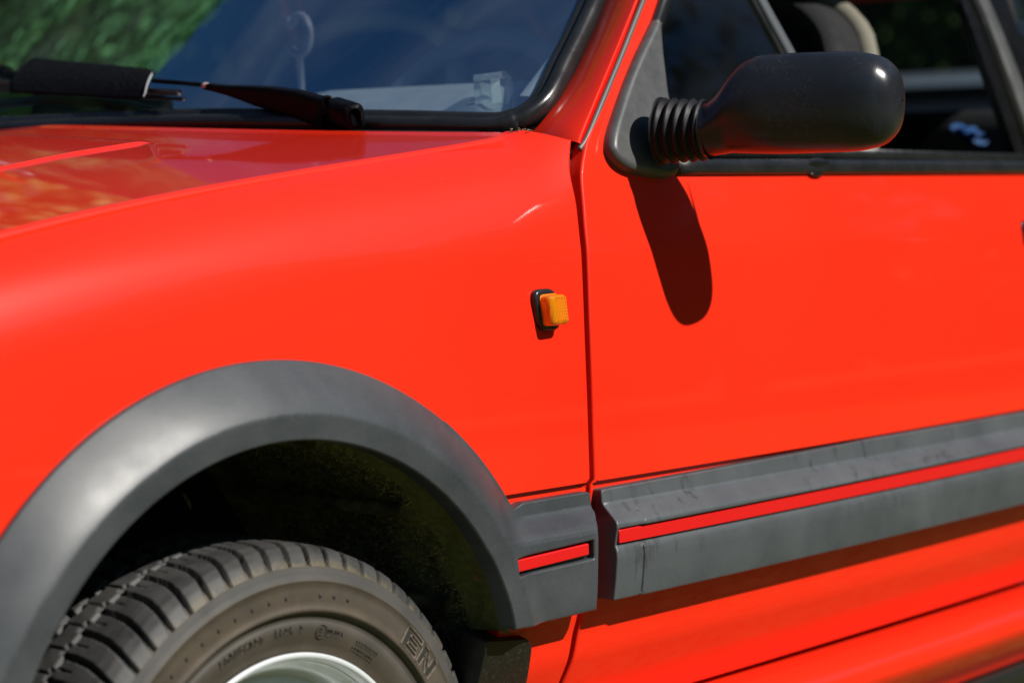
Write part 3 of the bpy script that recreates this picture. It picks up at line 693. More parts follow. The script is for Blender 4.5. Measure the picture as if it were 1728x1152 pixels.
sweep('door_aperture_rubber', [p + np.array((.013, .022, -.008)) for p in gp], [(-.010, -.008), (.012, -.008), (.012, .008), (-.010, .008)], DARK, car, lambda i: (1, -1, 0))
# dark shut-gap backing and scuttle corner
mb = MB()
V = []
for X, z in spline(WING_REAR, 3):
    y = float(side(X, z)) + .020; V += [(X - .012, y, z), (X + .026, y, z)]
mb.add(V, grid_faces(len(V) // 2, 2)); mb.build('shut_gap_channel', DARK, car)
mb = MB(); mb.box((.475, -.625, .962), (.07, .09, .012)); mb.build('scuttle_corner', DARK, car)
LEAF = simple('dry_debris', (.22, .17, .10), .9)
mb = MB()
for k in range(34):
    c = Vector((.452 + rnd.gauss(0, .006), -.672 + rnd.gauss(0, .006), .9885 + rnd.gauss(0, .0025))); mb.box(c, (.0015 + .003 * rnd.random(), .001, .0012), Matrix.Rotation(rnd.random() * 6, 3, 'Z') @ Matrix.Rotation(rnd.random() * 2, 3, 'X'))
tag(mb.build('leaf_litter', LEAF, None), 'crumbs of dry leaf litter caught between bonnet corner and windscreen pillar', 'leaf litter', kind='stuff')
# roof and far side
V = []
for x in np.linspace(.80, 2.35, 20):
    for y in np.linspace(-1, 1, 15):
        yy = y * (.60 + .03 * math.sin((x - .8) / 1.55 * PI)); V.append((x, yy, 1.352 + .035 * (1 - y * y) + .02 * math.sin((x - .8) / 1.55 * PI)))
mesh('roof', V, grid_faces(20, 15), PAINT, car)
def far_fn(X, z): return np.stack([X, -side(X, z) + .035 + .25 * np.maximum(z - 1, 0), z], 1)
panel('far_door', door_out, far_fn, PAINT, car, step=.04, edge=.012, er=.003, wall=.02, holes=[DWh], flip=True)
panel('far_door_lining', door_out, lambda X, z: far_fn(X, z) - np.array([0, .016, 0]), INNER, car, step=.06, edge=.02, er=0, wall=0, holes=[DWh])
panel('far_side_lining', qp, lambda X, z: far_fn(X, z) - np.array([0, .016, 0]), INNER, car, step=.06, edge=.02, er=0, wall=0, holes=[qw])
panel('far_wing', wo, lambda X, z: wing_fn(X, z) * np.array([1, -1, 1]), PAINT, car, step=.03, edge=.012, er=.003, wall=.02, flip=True)
panel('far_side_panel', qp, far_fn, PAINT, car, step=.05, edge=.02, er=.003, wall=.02, holes=[qw], flip=True)
mb = MB(); mb.add([(2.36, -.58, 1.345), (2.36, .58, 1.345), (2.44, .58, 1.30), (2.44, -.58, 1.30)], [(0, 1, 2, 3)])
mb.add([(2.80, -.62, 1.00), (2.80, .62, 1.00), (2.95, .70, .82), (2.95, -.70, .82), (2.97, .70, .3), (2.97, -.70, .3)], [(0, 1, 2, 3), (3, 2, 4, 5)]); mb.build('tailgate', PAINT, car)
mb = MB(); mb.add([(2.44, -.58, 1.30), (2.44, .58, 1.30), (2.80, .62, 1.0), (2.80, -.62, 1.0)], [(0, 1, 2, 3)]); mb.build('rear_window', DGLASS, car)

# ------------------------------------------------------------------ door window: glass, seals, division bar
gw = np.array([(.545, .93), (.56, 1.0), (.70, 1.145), (.84, 1.29), (.905, 1.32), (.915, 1.16), (.975, 1.06), (1.03, .93)])
gl = panel('window_glass', gw, lambda X, z: np.stack([X, side(X, z) + .014, z], 1), DGLASS, door, step=.05, edge=.02, er=0, wall=0)
def sidep(X, z, off): return Vector((X, float(side(X, z)) - off, z))
bar = [sidep(X, z, -.010) for X, z in ((.865, 1.325), (.890, 1.25), (.9250, 1.16), (.966, 1.08), (1.03, .94))]
sweep('division_bar', spline([tuple(p) for p in bar], 4), [(-.008, -.004), (.008, -.004), (.008, .004), (-.008, .004)], simple('grey_bar', (.10, .11, .12), .35), door, lambda i: (1, 0, 0))
sweep('division_bar_rubber', spline([tuple(p + Vector((-.013, .004, 0))) for p in bar], 4), [(-.006, -.004), (.006, -.004), (.006, .004), (-.006, .004)], RUBBER, door, lambda i: (1, 0, 0))
fr = [(.585, .9495)] + [(x, .9495) for x in (.70, .9, 1.1, 1.3, 1.5)]
wp = [sidep(X, z, .002) for X, z in resample([(.632, .9480), (1.545, .9505)], .04, False)]
pr = [(-.0095, -.010), (.0080, -.010), (.0095, -.004), (.0095, .003), (.0060, .0070), (.0010, .0062), (-.0040, .0075), (-.0085, .0045), (-.0105, -.003)]
sweep('window_sill_seal', wp, pr, RUBBER, door, lambda i: (0, .18, 1))
mb = MB(); p = sidep(.935, .9535, .006); mb.ball(p, (.030, .006, .0060), 18, 8); mb.ball(p + Vector((-.004, -.001, -.014)), (.016, .004, .0035), 14, 8); mb.build('seal_clip', BLACK, door, True)
fp = [sidep(X, z, .0) for X, z in DWh]
topi = [i for i, q in enumerate(DWh) if not (q[1] < .96)]
seq = [fp[i] for i in topi]
sweep('window_frame_rubber', [tuple(p) for p in seq], [(-.008, -.008), (.006, -.008), (.0075, -.002), (.006, .0045), (-.004, .0050), (-.008, .002)], RUBBER, door, lambda i: (Vector(seq[i]) - Vector((1.05, -.7, 1.12))))
# wide satin black finisher up the rear edge of the door frame
rf = spline([tuple(sidep(X, z, .004)) for X, z in ((1.5720, .955), (1.5600, 1.02), (1.5420, 1.10), (1.512, 1.20), (1.455, 1.32))], 5)
sweep('rear_frame_finisher', rf, [(-.018, -.004), (.018, -.004), (.019, .002), (.014, .005), (-.014, .005), (-.019, .002)], SAILP, door, lambda i: (1, 0, 0))
panel('rear_pillar_cover', np.array([(1.500, .958), (1.672, .958), (1.612, 1.20), (1.56, 1.335), (1.40, 1.335), (1.455, 1.20)]), lambda X, z: np.stack([X, side(X, z) - .0022, z], 1), BLACK, door, step=.02, edge=.01, er=.002, wall=.012)
mesh('quarter_window', *(lambda G: ([tuple(sidep(x, z, -.008)) for x, z in G], [tuple(range(len(G)))]))(qw), DGLASS, car, False)
mb = MB(); hc = sidep(1.487, .853, .003)
def hd(X, z): return np.stack([X, side(X, z) - .0035, z], 1)
panel('handle', round_corners([(1.4610, .835), (1.4610, .874), (1.60, .878), (1.60, .838)], .012, 6), hd, BLACK, door, step=.02, edge=.004, er=.003, wall=.006)

# ------------------------------------------------------------------ wing mirror
mir = empty('wing_mirror', (.58, -.77, .975), car)
mo_ = Vector((.58, -.77, .975))
SAIL = [(0.6649, 1.1263), (0.6458, 1.1112), (0.5953, 1.0655), (0.5379, 1.0058), (0.5174, 0.9785), (0.5161, 0.9631), (0.5288, 0.9505), (0.5588, 0.9425), (0.6240, 0.9395), (0.6400, 0.9766), (0.6495, 1.0326), (0.6600, 1.0821), (0.6700, 1.1178)]
def sail_fn(X, z): return np.stack([X, side(X, z) - .0125 - .004 * ss(z, 1.05, .96), z], 1) - np.array(mo_)
panel('sail_panel', spline(SAIL, 4, True), sail_fn, SAILP, mir, step=.006, edge=.0025, er=.0085, wall=.012)
def loft(name, secs, mat, parent, n=48, pw=2.4, cap=True):
    V = []
    for c, ax, hx, hz, e in secs:                                    # centre, section axis (unit), half width, half height, exponent
        c = Vector(c); ax = Vector(ax).normalized(); u = Vector((ax.y, -ax.x, 0)).normalized(); u = -u if u.x < 0 else u; v = Vector((0, 0, 1))
        for k in range(n):
            t = 2 * PI * k / n; ct, st = math.cos(t), math.sin(t)
            V.append(c + u * hx * math.copysign(abs(ct) ** (2 / e), ct) + v * hz * math.copysign(abs(st) ** (2 / e), st))
    F = grid_faces(len(secs), n, False, True)
    if cap: F += [tuple(range(n)), tuple(range((len(secs) - 1) * n, len(secs) * n))[::-1]]
    return mesh(name, [v - mo_ for v in V], F, mat, parent)
axd = Vector((.24, -1, .0)).normalized(); b0 = Vector((.5830, -.770, .9880))
secs = []; nb = 46
for i in range(nb + 1):
    t = i / nb; d = .002 + t * .062; k = (t * 5.35) % 1.0; saw = (1 - abs(2 * k - 1)) ** .7
    r = .0290 + .0070 * saw - .0035 * t
    if t < .04: r = .036
    c = b0 + axd * d; secs.append((c, axd, r * .98, r * 1.08, 2.0))
bell = loft('bellows', secs, mk_plastic('bellows_rubber', (.005, .005, .006), (.012, .012, .013), .42, .58, 700, .1, 30), mir, 48)
bell.data.materials[0].node_tree.nodes['Principled BSDF'].inputs['Specular IOR Level'].default_value = .25
#  head sections: distance along the axis, half depth, half height, centre height
hd_ = [(0.058, 0.0315, 0.031, 0.9885), (0.066, 0.033, 0.032, 0.991), (0.076, 0.0355, 0.0365, 0.997), (0.086, 0.0385, 0.043, 1.005), (0.096, 0.0415, 0.049, 1.0105), (0.108, 0.044, 0.053, 1.014), (0.122, 0.046, 0.055, 1.0155), (0.145, 0.0475, 0.0558, 1.016), (0.175, 0.048, 0.0558, 1.0165), (0.211, 0.0475, 0.0552, 1.0168), (0.228, 0.046, 0.0535, 1.0168), (0.244, 0.0425, 0.0492, 1.0168), (0.253, 0.0375, 0.043, 1.0168), (0.2605, 0.0305, 0.0345, 1.0168), (0.265, 0.0215, 0.0235, 1.0168), (0.2675, 0.0115, 0.0115, 1.0168), (0.2682, 0.002, 0.002, 1.0168)]
H = spline(hd_, 4); secs = []
for d, hx, hz, cz in H:
    c = b0 + axd * d; c.z = cz; e = float(np.interp(d, [.058, .10, .15, .25], [2.0, 2.2, 2.8, 2.6])); c.x += float(np.interp(d, [.058, .15, .25], [0, .020, .034])); secs.append((c, axd, max(hx, .001), max(hz, .001), e))
loft('mirror_housing', secs, MIRRP, mir, 72)
mb = MB(); u = Vector((1, .24, 0)).normalized(); gc = b0 + axd * .178 + Vector((.069, .015, 0)); gc.z = 1.015
V = []; 
for k in range(40):
    t = 2 * PI * k / 40; ct, st = math.cos(t), math.sin(t); V.append(gc + axd * .056 * math.copysign(abs(ct) ** .6, ct) + Vector((0, 0, 1)) * .040 * math.copysign(abs(st) ** .6, st) - mo_)
mb.add(V, [tuple(range(40))]); mb.build('mirror_glass', MIRGL, mir)

# ------------------------------------------------------------------ wiper
wip = empty('wiper', (.40, -.44, 1.0), car); wo_ = Vector((.40, -.44, 1.0))
def wsp_(y, z, off): p = Vector((.345 + .16 * (abs(y) / .64) ** 2.2 + 1.2 * (z - 1.0), y, z)); return p + wsn * off
mb = MB()
# rounded root with pivot: body of the arm end
A_ = Vector((.398, -.448, 1.002))
def blk(name, P, wds, hts, mat, parent, e=3.2, n=28, org=None):      # rounded beam through P, width across, height along the glass normal-ish up axis
    V = []; P = [Vector(p) for p in P]
    for i, p in enumerate(P):
        t = (P[min(i + 1, len(P) - 1)] - P[max(i - 1, 0)]).normalized(); s = t.cross(Vector((-.25, -.1, 1))).normalized(); v = s.cross(t)
        for k in range(n):
            a = 2 * PI * k / n; c_, s_ = math.cos(a), math.sin(a)
            V.append(p + s * wds[i] * math.copysign(abs(c_) ** (2 / e), c_) + v * hts[i] * math.copysign(abs(s_) ** (2 / e), s_) - (org or Vector()))
    F = grid_faces(len(P), n, False, True) + [tuple(range(n)), tuple(range((len(P) - 1) * n, len(P) * n))[::-1]]
    return mesh(name, V, F, mat, parent)
blk('pivot_cap', [(.3860, -.4800, 1.0085), (.3865, -.4792, 1.0085), (.3880, -.4765, 1.0087), (.3930, -.4620, 1.0105), (.3965, -.4450, 1.0135), (.3990, -.4330, 1.0165), (.4000, -.4290, 1.018), (.4005, -.4270, 1.018)],
    [.006, .010, .0125, .0140, .0140, .0125, .010, .004], [.010, .0135, .0155, .0165, .0170, .0170, .015, .006], WIPER, wip, 3.2, 32, wo_)
mb = MB(); mb.tube([Vector((.392, -.4255, 1.0250)) - wo_, Vector((.412, -.408, 1.0270)) - wo_], [.0090, .0085], 20); mb.tube([Vector((.3905, -.4262, 1.0185)) - wo_, Vector((.3860, -.4290, 1.0185)) - wo_], .0042, 14); mb.build('knuckle', BLACK, wip, False, .0015)
arm = [(.3930, -.4270, 1.0150), (.3930, -.4110, 1.0180), (.3930, -.3800, 1.0265), (.3915, -.3450, 1.0335), (.3900, -.3100, 1.0390), (.3900, -.2850, 1.0435), (.3900, -.2600, 1.0475), (.3895, -.2350, 1.0515), (.3890, -.2180, 1.0540)]
blk('arm', arm, [.0085, .0090, .0088, .0080, .0070, .0062, .0055, .0045, .0038], [.0175, .0185, .0172, .0150, .0122, .0092, .0062, .0046, .0038], WIPER, wip, 5.0, 28, wo_)
mb = MB(); mb.tube([Vector(p) - wo_ for p in ((.3890, -.222, 1.0545), (.3885, -.17, 1.0600), (.3880, -.122, 1.0645))], .0030, 10); mb.build('arm_rod', WIPER, wip, True)
mb = MB(); mb.ball(Vector((.3888, -.2200, 1.0545)) - wo_, (.005, .007, .0040), 12, 8); mb.build('arm_joint', simple('worn_joint', (.45, .33, .28), .5), wip, True)
# curved aerofoil cover on the blade
def cover():
    rows = [(-.1290, 0.0), (-.1270, .5), (-.12, 1), (-.05, 1), (.03, 1), (.12, 1), (.200, 1), (.2270, .88), (.2370, .6)]
    top = lambda t: np.array((.4040 + (.4580 - .4040) * t, -.1100 + (.2330 + .1100) * t, 1.0778 + (1.1128 - 1.0778) * t))
    bot = lambda t: np.array((.3570 + (.3870 - .3570) * t, -.1440 + (.1700 + .1440) * t, 1.0388 + (1.0598 - 1.0388) * t))
    V = []; nu, nv_ = 40, 14
    for i in range(nu):
        t = i / (nu - 1); a, b = top(t), bot(t)
        if t < .07: b = b + (top(.0) - bot(.0)) * (.16 * (1 - t / .07) ** 2); a = a - (top(0) - bot(0)) * (.14 * (1 - t / .07) ** 2)
        if t > .90: k = (t - .90) / .10; a = a - (top(1) - bot(1)) * (.42 * k ** 2.2)
        for j in range(nv_):
            s = j / (nv_ - 1); p = a * (1 - s) + b * s; bul = math.sin(PI * s) * .010
            V.append(p + np.array((-.75, -.35, .25)) * bul)
    V2 = [np.array(v) + np.array((.0035, .001, .002)) for v in V]
    F = grid_faces(nu, nv_); k = len(V); F2 = [tuple(i + k for i in f[::-1]) for f in F]
    bd = [i * nv_ for i in range(nu)] + [(nu - 1) * nv_ + j for j in range(1, nv_)] + [i * nv_ + nv_ - 1 for i in range(nu - 2, -1, -1)] + [j for j in range(nv_ - 2, 0, -1)]
    F3 = [(bd[i], bd[(i + 1) % len(bd)], bd[(i + 1) % len(bd)] + k, bd[i] + k) for i in range(len(bd))]
    return mesh('wind_deflector', [v - np.array(wo_) for v in V + V2], F + F2 + F3, DEFL, wip)
cover()
eb = []
for sx in np.linspace(.10, .92, 14):
    a = np.array((.4040, -.1100, 1.0778)); b = np.array((.3570, -.1440, 1.0388)); p = a * (1 - sx) + b * sx + np.array((-.75, -.35, .25)) * (math.sin(PI * sx) * .010 + .0004)
    k = .05 * math.sin(PI * sx); eb.append(Vector(p + np.array((.054, .343, .035)) * (.012 + .5 * max(0, .2 - sx) ** 2 + .6 * max(0, sx - .82) ** 2 - k * .2)) - wo_)
mb = MB(); mb.tube(eb, [.0006, .0012, .0016, .0017, .0017, .0016, .0015, .0014, .0013, .0013, .0012, .0012, .0010, .0006], 8); mb.build('edge_highlight', simple('edge_highlight_pale', (.30, .31, .31), .5), wip, True)  # thin pale tube added as a painted highlight along the cover's end
mb = MB(); mb.tube([Vector(p) - wo_ for p in ((.3690, -.1930, 1.0460), (.3900, -.05, 1.0560), (.4080, .12, 1.0690), (.4150, .30, 1.079), (.4350, .42, 1.088))], .0042, 8)
mb.tube([Vector(p) - wo_ for p in ((.379, -.190, 1.0385), (.395, -.05, 1.0475), (.412, .12, 1.060), (.42, .30, 1.070), (.44, .42, 1.078))], .0026, 6); mb.build('blade', simple('blade_rubber', (.018, .010, .009), .4), wip, True)
mb = MB(); mb.tube([Vector(p) - wo_ for p in ((.4350, .205, 1.080), (.4480, .255, 1.0900), (.455, .29, 1.1000), (.452, .33, 1.098))], [.006, .010, .008, .004], 10); mb.ball(Vector((.4500, .262, 1.094)) - wo_, (.010, .014, .009), 12, 8); mb.build('blade_claw', WIPER, wip, True)

# ------------------------------------------------------------------ cabin
DASHM = mk_plastic('dash_vinyl', (.36, .38, .40), (.46, .48, .50), .5, .7, 900, .3, 20)
V = []; xs_ = [.42, .46, .52, .58, .63, .655, .668, .67]; ysn = np.linspace(-.69, .69, 47)
for y in ysn:
    binn = float(ss(-y, .08, .14) * (1 - ss(-y, .50, .56)))
    for i, x in enumerate(xs_):
        z = [1.000, 1.004, 1.012, 1.022, 1.030, 1.028, 1.005, .80][i] + (.030 * binn * ss(x, .50, .62) if i < 6 else .02 * binn * (i == 6)) - .012 * float(ss(abs(y), .5, .66)) * (i < 7)
        V.append((max(x, .345 + .16 * (abs(y) / .64) ** 2.2 + .02 + .0 * i) + (.05 * binn if i > 3 else 0), y, z))
mesh('dashboard', V, grid_faces(len(ysn), len(xs_)), DASHM, car)
swl = empty('steering_wheel', (.70, -.355, .965), car)
Rt = Matrix.Rotation(math.radians(-27), 3, 'Y')
mb = MB(); R_ = .178; V = []; 
for i in range(64):
    a = 2 * PI * i / 64
    for k in range(12):
        b = 2 * PI * k / 12; rr = R_ + .0145 * math.cos(b); V.append(Rt.inverted() @ Vector((.0145 * math.sin(b), rr * math.cos(a), rr * math.sin(a))))
mesh('rim', V, grid_faces(64, 12, True, True), simple('wheel_leather', (.16, .17, .19), .5), swl)
mb = MB()
for a in (0, PI, -PI / 2): mb.tube([Rt.inverted() @ Vector((.02, .03 * math.cos(a), .03 * math.sin(a))), Rt.inverted() @ Vector((.0, .175 * math.cos(a), .175 * math.sin(a)))], [.022, .013], 10)
mb.build('spokes', INNER, swl, True); mb = MB(); mb.ball(Rt.inverted() @ Vector((.015, 0, 0)), (.02, .06, .055), 18, 10); mb.build('hub', INNER, swl, True)
def seat(cy, name):
    s = empty(name, (1.05, cy, .50), car)
    V = []; N_s = 26                                                 # backrest: rounded slab with a domed top, leaning back
    prof = [( -.235, 0), (-.245, .20), (-.240, .45), (-.215, .60), (-.160, .665), (-.08, .69), (0, .695), (.08, .69), (.160, .665), (.215, .60), (.240, .45), (.245, .20), (.235, 0)]
    pr_ = spline(prof, 4)
    V = []
    for d, sc in ((-.03, .90), (-.055, .97), (-.06, 1.0), (.0, 1.01), (.05, 1.0), (.07, .95)):
        for y, z in pr_: V.append((.10 + d + z * .28, y * sc, (z * (sc * .5 + .5)) + .02))
    n = len(pr_); F = grid_faces(6, n)
    F += [(i, i + 1, n - 2 - i, n - 1 - i) for i in range(n // 2 - 1)]; k = 5 * n; F += [(k + n - 1 - i, k + n - 2 - i, k + i + 1, k + i) for i in range(n // 2 - 1)]
    mesh('backrest', V, F, CLOTH, s)
    mb = MB(); mb.tube([(.10 - .055 + z * .28, y * .995, z + .02) for y, z in pr_] if cy > 0 else [(.10 + .055 + z * .28, y * 1.0, z + .02) for y, z in pr_], .018 if cy > 0 else .017, 8); mb.build('sunlit_piping', CREAM if cy < 0 else simple('sunlit_seat_piping', (.75, .70, .66), .7), s, True)  # pale piping; the sunlit look of the backrest rim is put into its colour
    mb = MB(); mb.box((-.12, 0, -.05), (.52, .49, .16)); mb.build('cushion', CLOTH, s, False, .05, 4)
    return s
seat(-.355, 'driver_seat'); seat(.355, 'passenger_seat')
mb = MB()
mb.add([(.42, -.70, .20), (.42, .70, .20), (2.95, .70, .20), (2.95, -.70, .20)], [(0, 1, 2, 3)])
mb.add([(.42, -.70, .20), (.42, .70, .20), (.42, .70, .955), (.42, -.70, .955)], [(0, 1, 2, 3)])
mb.add([(.50, -.715, .30), (1.6, -.715, .30), (1.6, -.700, .925), (.50, -.700, .925)], [(0, 1, 2, 3)])
mb.add([(.50, .715, .30), (2.9, .715, .30), (2.9, .700, .935), (.50, .700, .935)], [(0, 1, 2, 3)])
mb.add([(1.6, -.715, .30), (2.9, -.715, .30), (2.9, -.700, .955), (1.6, -.700, .955)], [(0, 1, 2, 3)])
mb.add([(.80, -.64, 1.340), (.80, .70, 1.340), (2.34, .70, 1.340), (2.34, -.64, 1.340)], [(0, 1, 2, 3)])
mb.build('cabin_lining', INNER, car)
mb = MB(); mb.box((2.08, 0, .83), (.16, 1.25, .46), Matrix.Rotation(.2, 3, 'Y')); mb.build('rear_bench', CLOTH, car, False, .05, 3)
mb = MB(); mb.box((2.50, 0, .985), (.62, 1.22, .02)); mb.build('parcel_shelf', CLOTH, car, False, .004)
mb = MB(); mb.tube([(1.60, -.640, 1.33), (1.625, -.655, 1.18), (1.66, -.675, 1.00), (1.68, -.68, .90)], .022, 8); mb.tube([(1.60, .640, 1.33), (1.625, .655, 1.18), (1.66, .675, 1.00)], .035, 8); tag(mb.build('centre_pillar_trim', INNER, car, True), kind='stuff')
mb = MB(); mb.tube([(.545, -.610, 1.02), (.60, -.612, 1.07), (.70, -.60, 1.17), (.86, -.56, 1.33)], .018, 8); mb.build('pillar_trim', DASHM, car, True)
mb = MB(); P = [(.585, -.185 + .020 * math.cos(t), 1.128 + .026 * math.sin(t)) for t in np.linspace(.6, 5.6, 16)]; mb.tube(P, .0055, 8); mb.tube([(.585, -.185, 1.102), (.590, -.185, 1.02)], .005, 8); mb.ball((.585, -.170, 1.145), .009)
tag(mb.build('phone_bracket', simple('mauve_grey_plastic', (.20, .18, .21), .5), None, True), 'small grey plastic hook shaped bracket standing on the dashboard left of the steering wheel', 'bracket')

cube = empty('glass_cube', (.555, -.548, 1.0180)); tag(cube, 'small clear glass cube with red dot on top, in the windscreen corner', 'ornament')
cube.rotation_euler = (math.radians(-6), math.radians(8), math.radians(28))
mb = MB(); mb.box((0, 0, .021), (.040, .040, .042)); mb.build('glass_block', CLEAR, cube, False, .0018)
mb = MB(); mb.box((-.006, -.004, .022), (.003, .011, .030), Matrix.Rotation(.3, 3, 'Z')); mb.build('inner_label', simple('white_card', (.85, .87, .84), .6), cube)
mb = MB(); mb.ball((.004, -.004, .0432), (.004, .004, .0016), 12, 6); mb.build('red_dot', simple('pink_red', (.75, .02, .10), .4), cube, True)
mb = MB(); mb.ball((.588, -.572, 1.032), (.012, .010, .010), 20, 12); tag(mb.build('chrome_knob', CHROME, None, True), 'small bright chrome knob beside the glass cube at the foot of the pillar', 'knob')
cl = MB(); c0 = Vector((1.995, -.405, 1.022)); Vc = []
for i in range(12):
    for j in range(8):
        Vc.append(c0 + Vector((-.01 + .02 * math.sin(i * 1.1 + j), (i / 11 - .5) * -.05, (j / 7 - .5) * .022 - (i / 11) * .014 + .004 * math.sin(i * 2 + j * 1.3))))
F = grid_faces(12, 8); k = len(Vc); Vc2 = [v + Vector((.006, 0, 0)) for v in Vc]
tag(mesh('blue_cloth', Vc + Vc2, F + [tuple(i + k for i in f[::-1]) for f in F], simple('blue_fabric', (.01, .07, .24), .6), None), 'small crumpled bright blue cloth inside the car on top of the rear bench', 'cloth')

# ------------------------------------------------------------------ ground, grass, trees, parked car
q = NM('meadow'); f = q.noise(.35, 6, .6); f2 = q.noise(9, 5, .7); g = q.mix(q.ramp(f2, [(.35, 0), (.65, 1)]), (.06, .095, .012), (.14, .17, .03)); q.l(q.mix(q.ramp(f, [(.4, 0), (.65, .6)]), g, (.13, .115, .045)), q.b.inputs['Base Color']); q.set(rough=.9, spec=.1); q.bump(q.noise(30, 4), .6, .03)
mesh('ground', [(-400, -400, 0), (400, -400, 0), (400, 400, 0), (-400, 400, 0)], [(0, 1, 2, 3)], q.m, None, False)['kind'] = 'structure'
ng = 26000; gx = rng.uniform(-2.2, 3.8, ng); gy = rng.uniform(-3.0, 1.6, ng); h = rng.uniform(.025, .07, ng); an = rng.uniform(0, 2 * PI, ng); lx = rng.normal(0, .02, ng); ly = rng.normal(0, .02, ng)
m_ = ~((gx > -.35) & (gx < .35) & (gy > -.78) & (gy < -.5)); gx, gy, h, an, lx, ly = [a_[m_] for a_ in (gx, gy, h, an, lx, ly)]; ng = len(gx)
B0 = np.stack([gx - .003 * np.cos(an), gy - .003 * np.sin(an), 0 * gx], 1); B1 = np.stack([gx + .003 * np.cos(an), gy + .003 * np.sin(an), 0 * gx], 1); B2 = np.stack([gx + lx, gy + ly, h], 1)
GV = np.stack([B0, B1, B2], 1).reshape(-1, 3)
gr = NM('grass_blades'); gr.l(gr.ramp(gr.noise(6, 4), [(.3, (.04, .08, .012)), (.7, (.12, .16, .03))]), gr.b.inputs['Base Color']); gr.set(rough=.7)
o = quads_mesh('grass', GV, np.arange(ng * 3).reshape(-1, 3), gr.m, None, False); tag(o, 'short summer grass round the wheels of the red car', 'grass', kind='stuff')
def leafmat(n, a, b):
    q = NM(n); q.l(q.ramp(q.noise(1.3, 5, .7), [(.3, a), (.7, b)]), q.b.inputs['Base Color']); q.set(rough=.6, spec=.3); q.b.inputs['Transmission Weight'].default_value = .0
    return q.m
LM = [leafmat('leaf_fresh_green', (.15, .24, .055), (.32, .42, .13)), leafmat('leaf_dark_green', (.025, .050, .010), (.07, .105, .02)), leafmat('leaf_olive', (.06, .08, .02), (.14, .15, .04))]
BARK = mk_plastic('bark', (.07, .055, .04), (.13, .11, .085), .8, .9, 60, .6, 8)
def tree(x, y, H, Rc, mat, n, leaf, label, name='broadleaf_tree'):
    t = empty(name, (x, y, 0)); tag(t, label, 'tree', 'trees round the meadow')
    mb = MB(); mb.tube([(0, 0, -.1), (.05, 0, H * .2), (0, .1, H * .45), (0, .1, H * .7)], [H * .032, H * .024, H * .018, H * .008], 10)
    for k in range(7):
        a = k * 2.4; z0 = H * (.25 + .06 * k); mb.tube([(0, 0.05, z0), (math.cos(a) * Rc * .4, math.sin(a) * Rc * .4, z0 + H * .12), (math.cos(a) * Rc * .75, math.sin(a) * Rc * .75, z0 + H * .2)], [H * .012, H * .008, H * .003], 6)
    mb.build('trunk', BARK, t, True)
    nc = 34; cs = []
    for k in range(nc):
        u = rng.normal(size=3); u /= np.linalg.norm(u); r = rng.uniform(.35, .9); cs.append(np.array([0, 0, H * .62]) + u * r * np.array([Rc, Rc, H * .36]))
    cs = np.array(cs); sz = rng.uniform(.16, .34, nc) * Rc
    ci = rng.integers(0, nc, n); u = rng.normal(size=(n, 3)); u /= np.linalg.norm(u, axis=1)[:, None]; P = cs[ci] + u * (sz[ci] * rng.uniform(.5, 1.05, n))[:, None]
    a = rng.normal(size=(n, 3)); a /= np.linalg.norm(a, axis=1)[:, None]; b = np.cross(a, rng.normal(size=(n, 3))); b /= np.linalg.norm(b, axis=1)[:, None]; s = leaf * rng.uniform(.6, 1.3, n)[:, None]
    V = np.stack([P - a * s, P - b * s * .5, P + a * s, P + b * s * .5], 1).reshape(-1, 3)
    quads_mesh('crown', V, np.arange(n * 4).reshape(-1, 4), mat, t, False)
    return t
tree(3.4, 9.6, 8.8, 3.2, LM[0], 90000, .065, 'nearest broadleaf tree with bright green crown beyond the far side of the red car')
for k, (x, y, H, R, m, lab) in enumerate([
    (17, 11, 8.5, 4.0, 1, 'dark green tree seen through the rear windows behind the silver car'), (24, 10, 10, 4.6, 2, 'olive green tree standing farthest behind the silver car'),
    (12, 17, 9.5, 4.4, 0, 'fresh green tree at the far edge of the meadow on the right'), (4, 24, 10, 4.8, 1, 'dark tree in the back row directly behind the nearest bright one'),
    (-7, 25, 9, 4.6, 2, 'olive tree at the left end of the back row'), (22, 2, 8, 4.0, 1, 'dark green tree straight behind the tail of the red car'),
    (30, -6, 9, 4.6, 1, 'dark tree behind the car on the camera side'), (24, -18, 8, 4.5, 2, 'olive tree opposite the door at mid distance'),
    (12, -27, 9, 4.8, 1, 'dark tree far across the meadow opposite the door'), (2, -32, 8, 4.5, 0, 'fresh green tree far across the meadow behind the camera'), (33, -14, 8.5, 4.6, 0, 'fresh green tree farthest away on the camera side'),
    (27, -12, 13, 6, 1, 'tall dark tree opposite the door near the right end of the camera side row'), (22, -17, 13, 6, 2, 'tall olive tree second from the right in the camera side row'), (18, -22, 14, 6, 1, 'tall dark tree in the middle of the camera side row'),
    (12, -25, 13, 6, 1, 'tall dark tree left of the middle in the camera side row'), (6, -27, 13, 6, 2, 'tall olive tree opposite the front wing'), (0, -27, 13, 6, 1, 'tall dark tree behind the photographer'), (30, -5, 13, 6, 1, 'tall dark tree at the right end of the camera side row')]):
    tree(x, y, H, R, LM[m], 9000, .22, lab)
hg = empty('hedge', (13, 6.5, 0)); n_ = 42000; tag(hg, 'dense dark green hedge standing behind the silver car', 'hedge')
P = np.stack([rng.uniform(-4, 4, n_), rng.uniform(-7, 5, n_), rng.uniform(0, 1, n_) ** .7 * 3.9], 1); P[:, 2] *= 1 + .12 * np.sin(P[:, 0] * 2) * np.sin(P[:, 1] * 1.7); P = P[(np.abs(P[:, 0]) > 2.2) | (P[:, 2] > 2.6)]; n_ = len(P)
a = rng.normal(size=(n_, 3)); a /= np.linalg.norm(a, axis=1)[:, None]; b = np.cross(a, rng.normal(size=(n_, 3))); b /= np.linalg.norm(b, axis=1)[:, None]
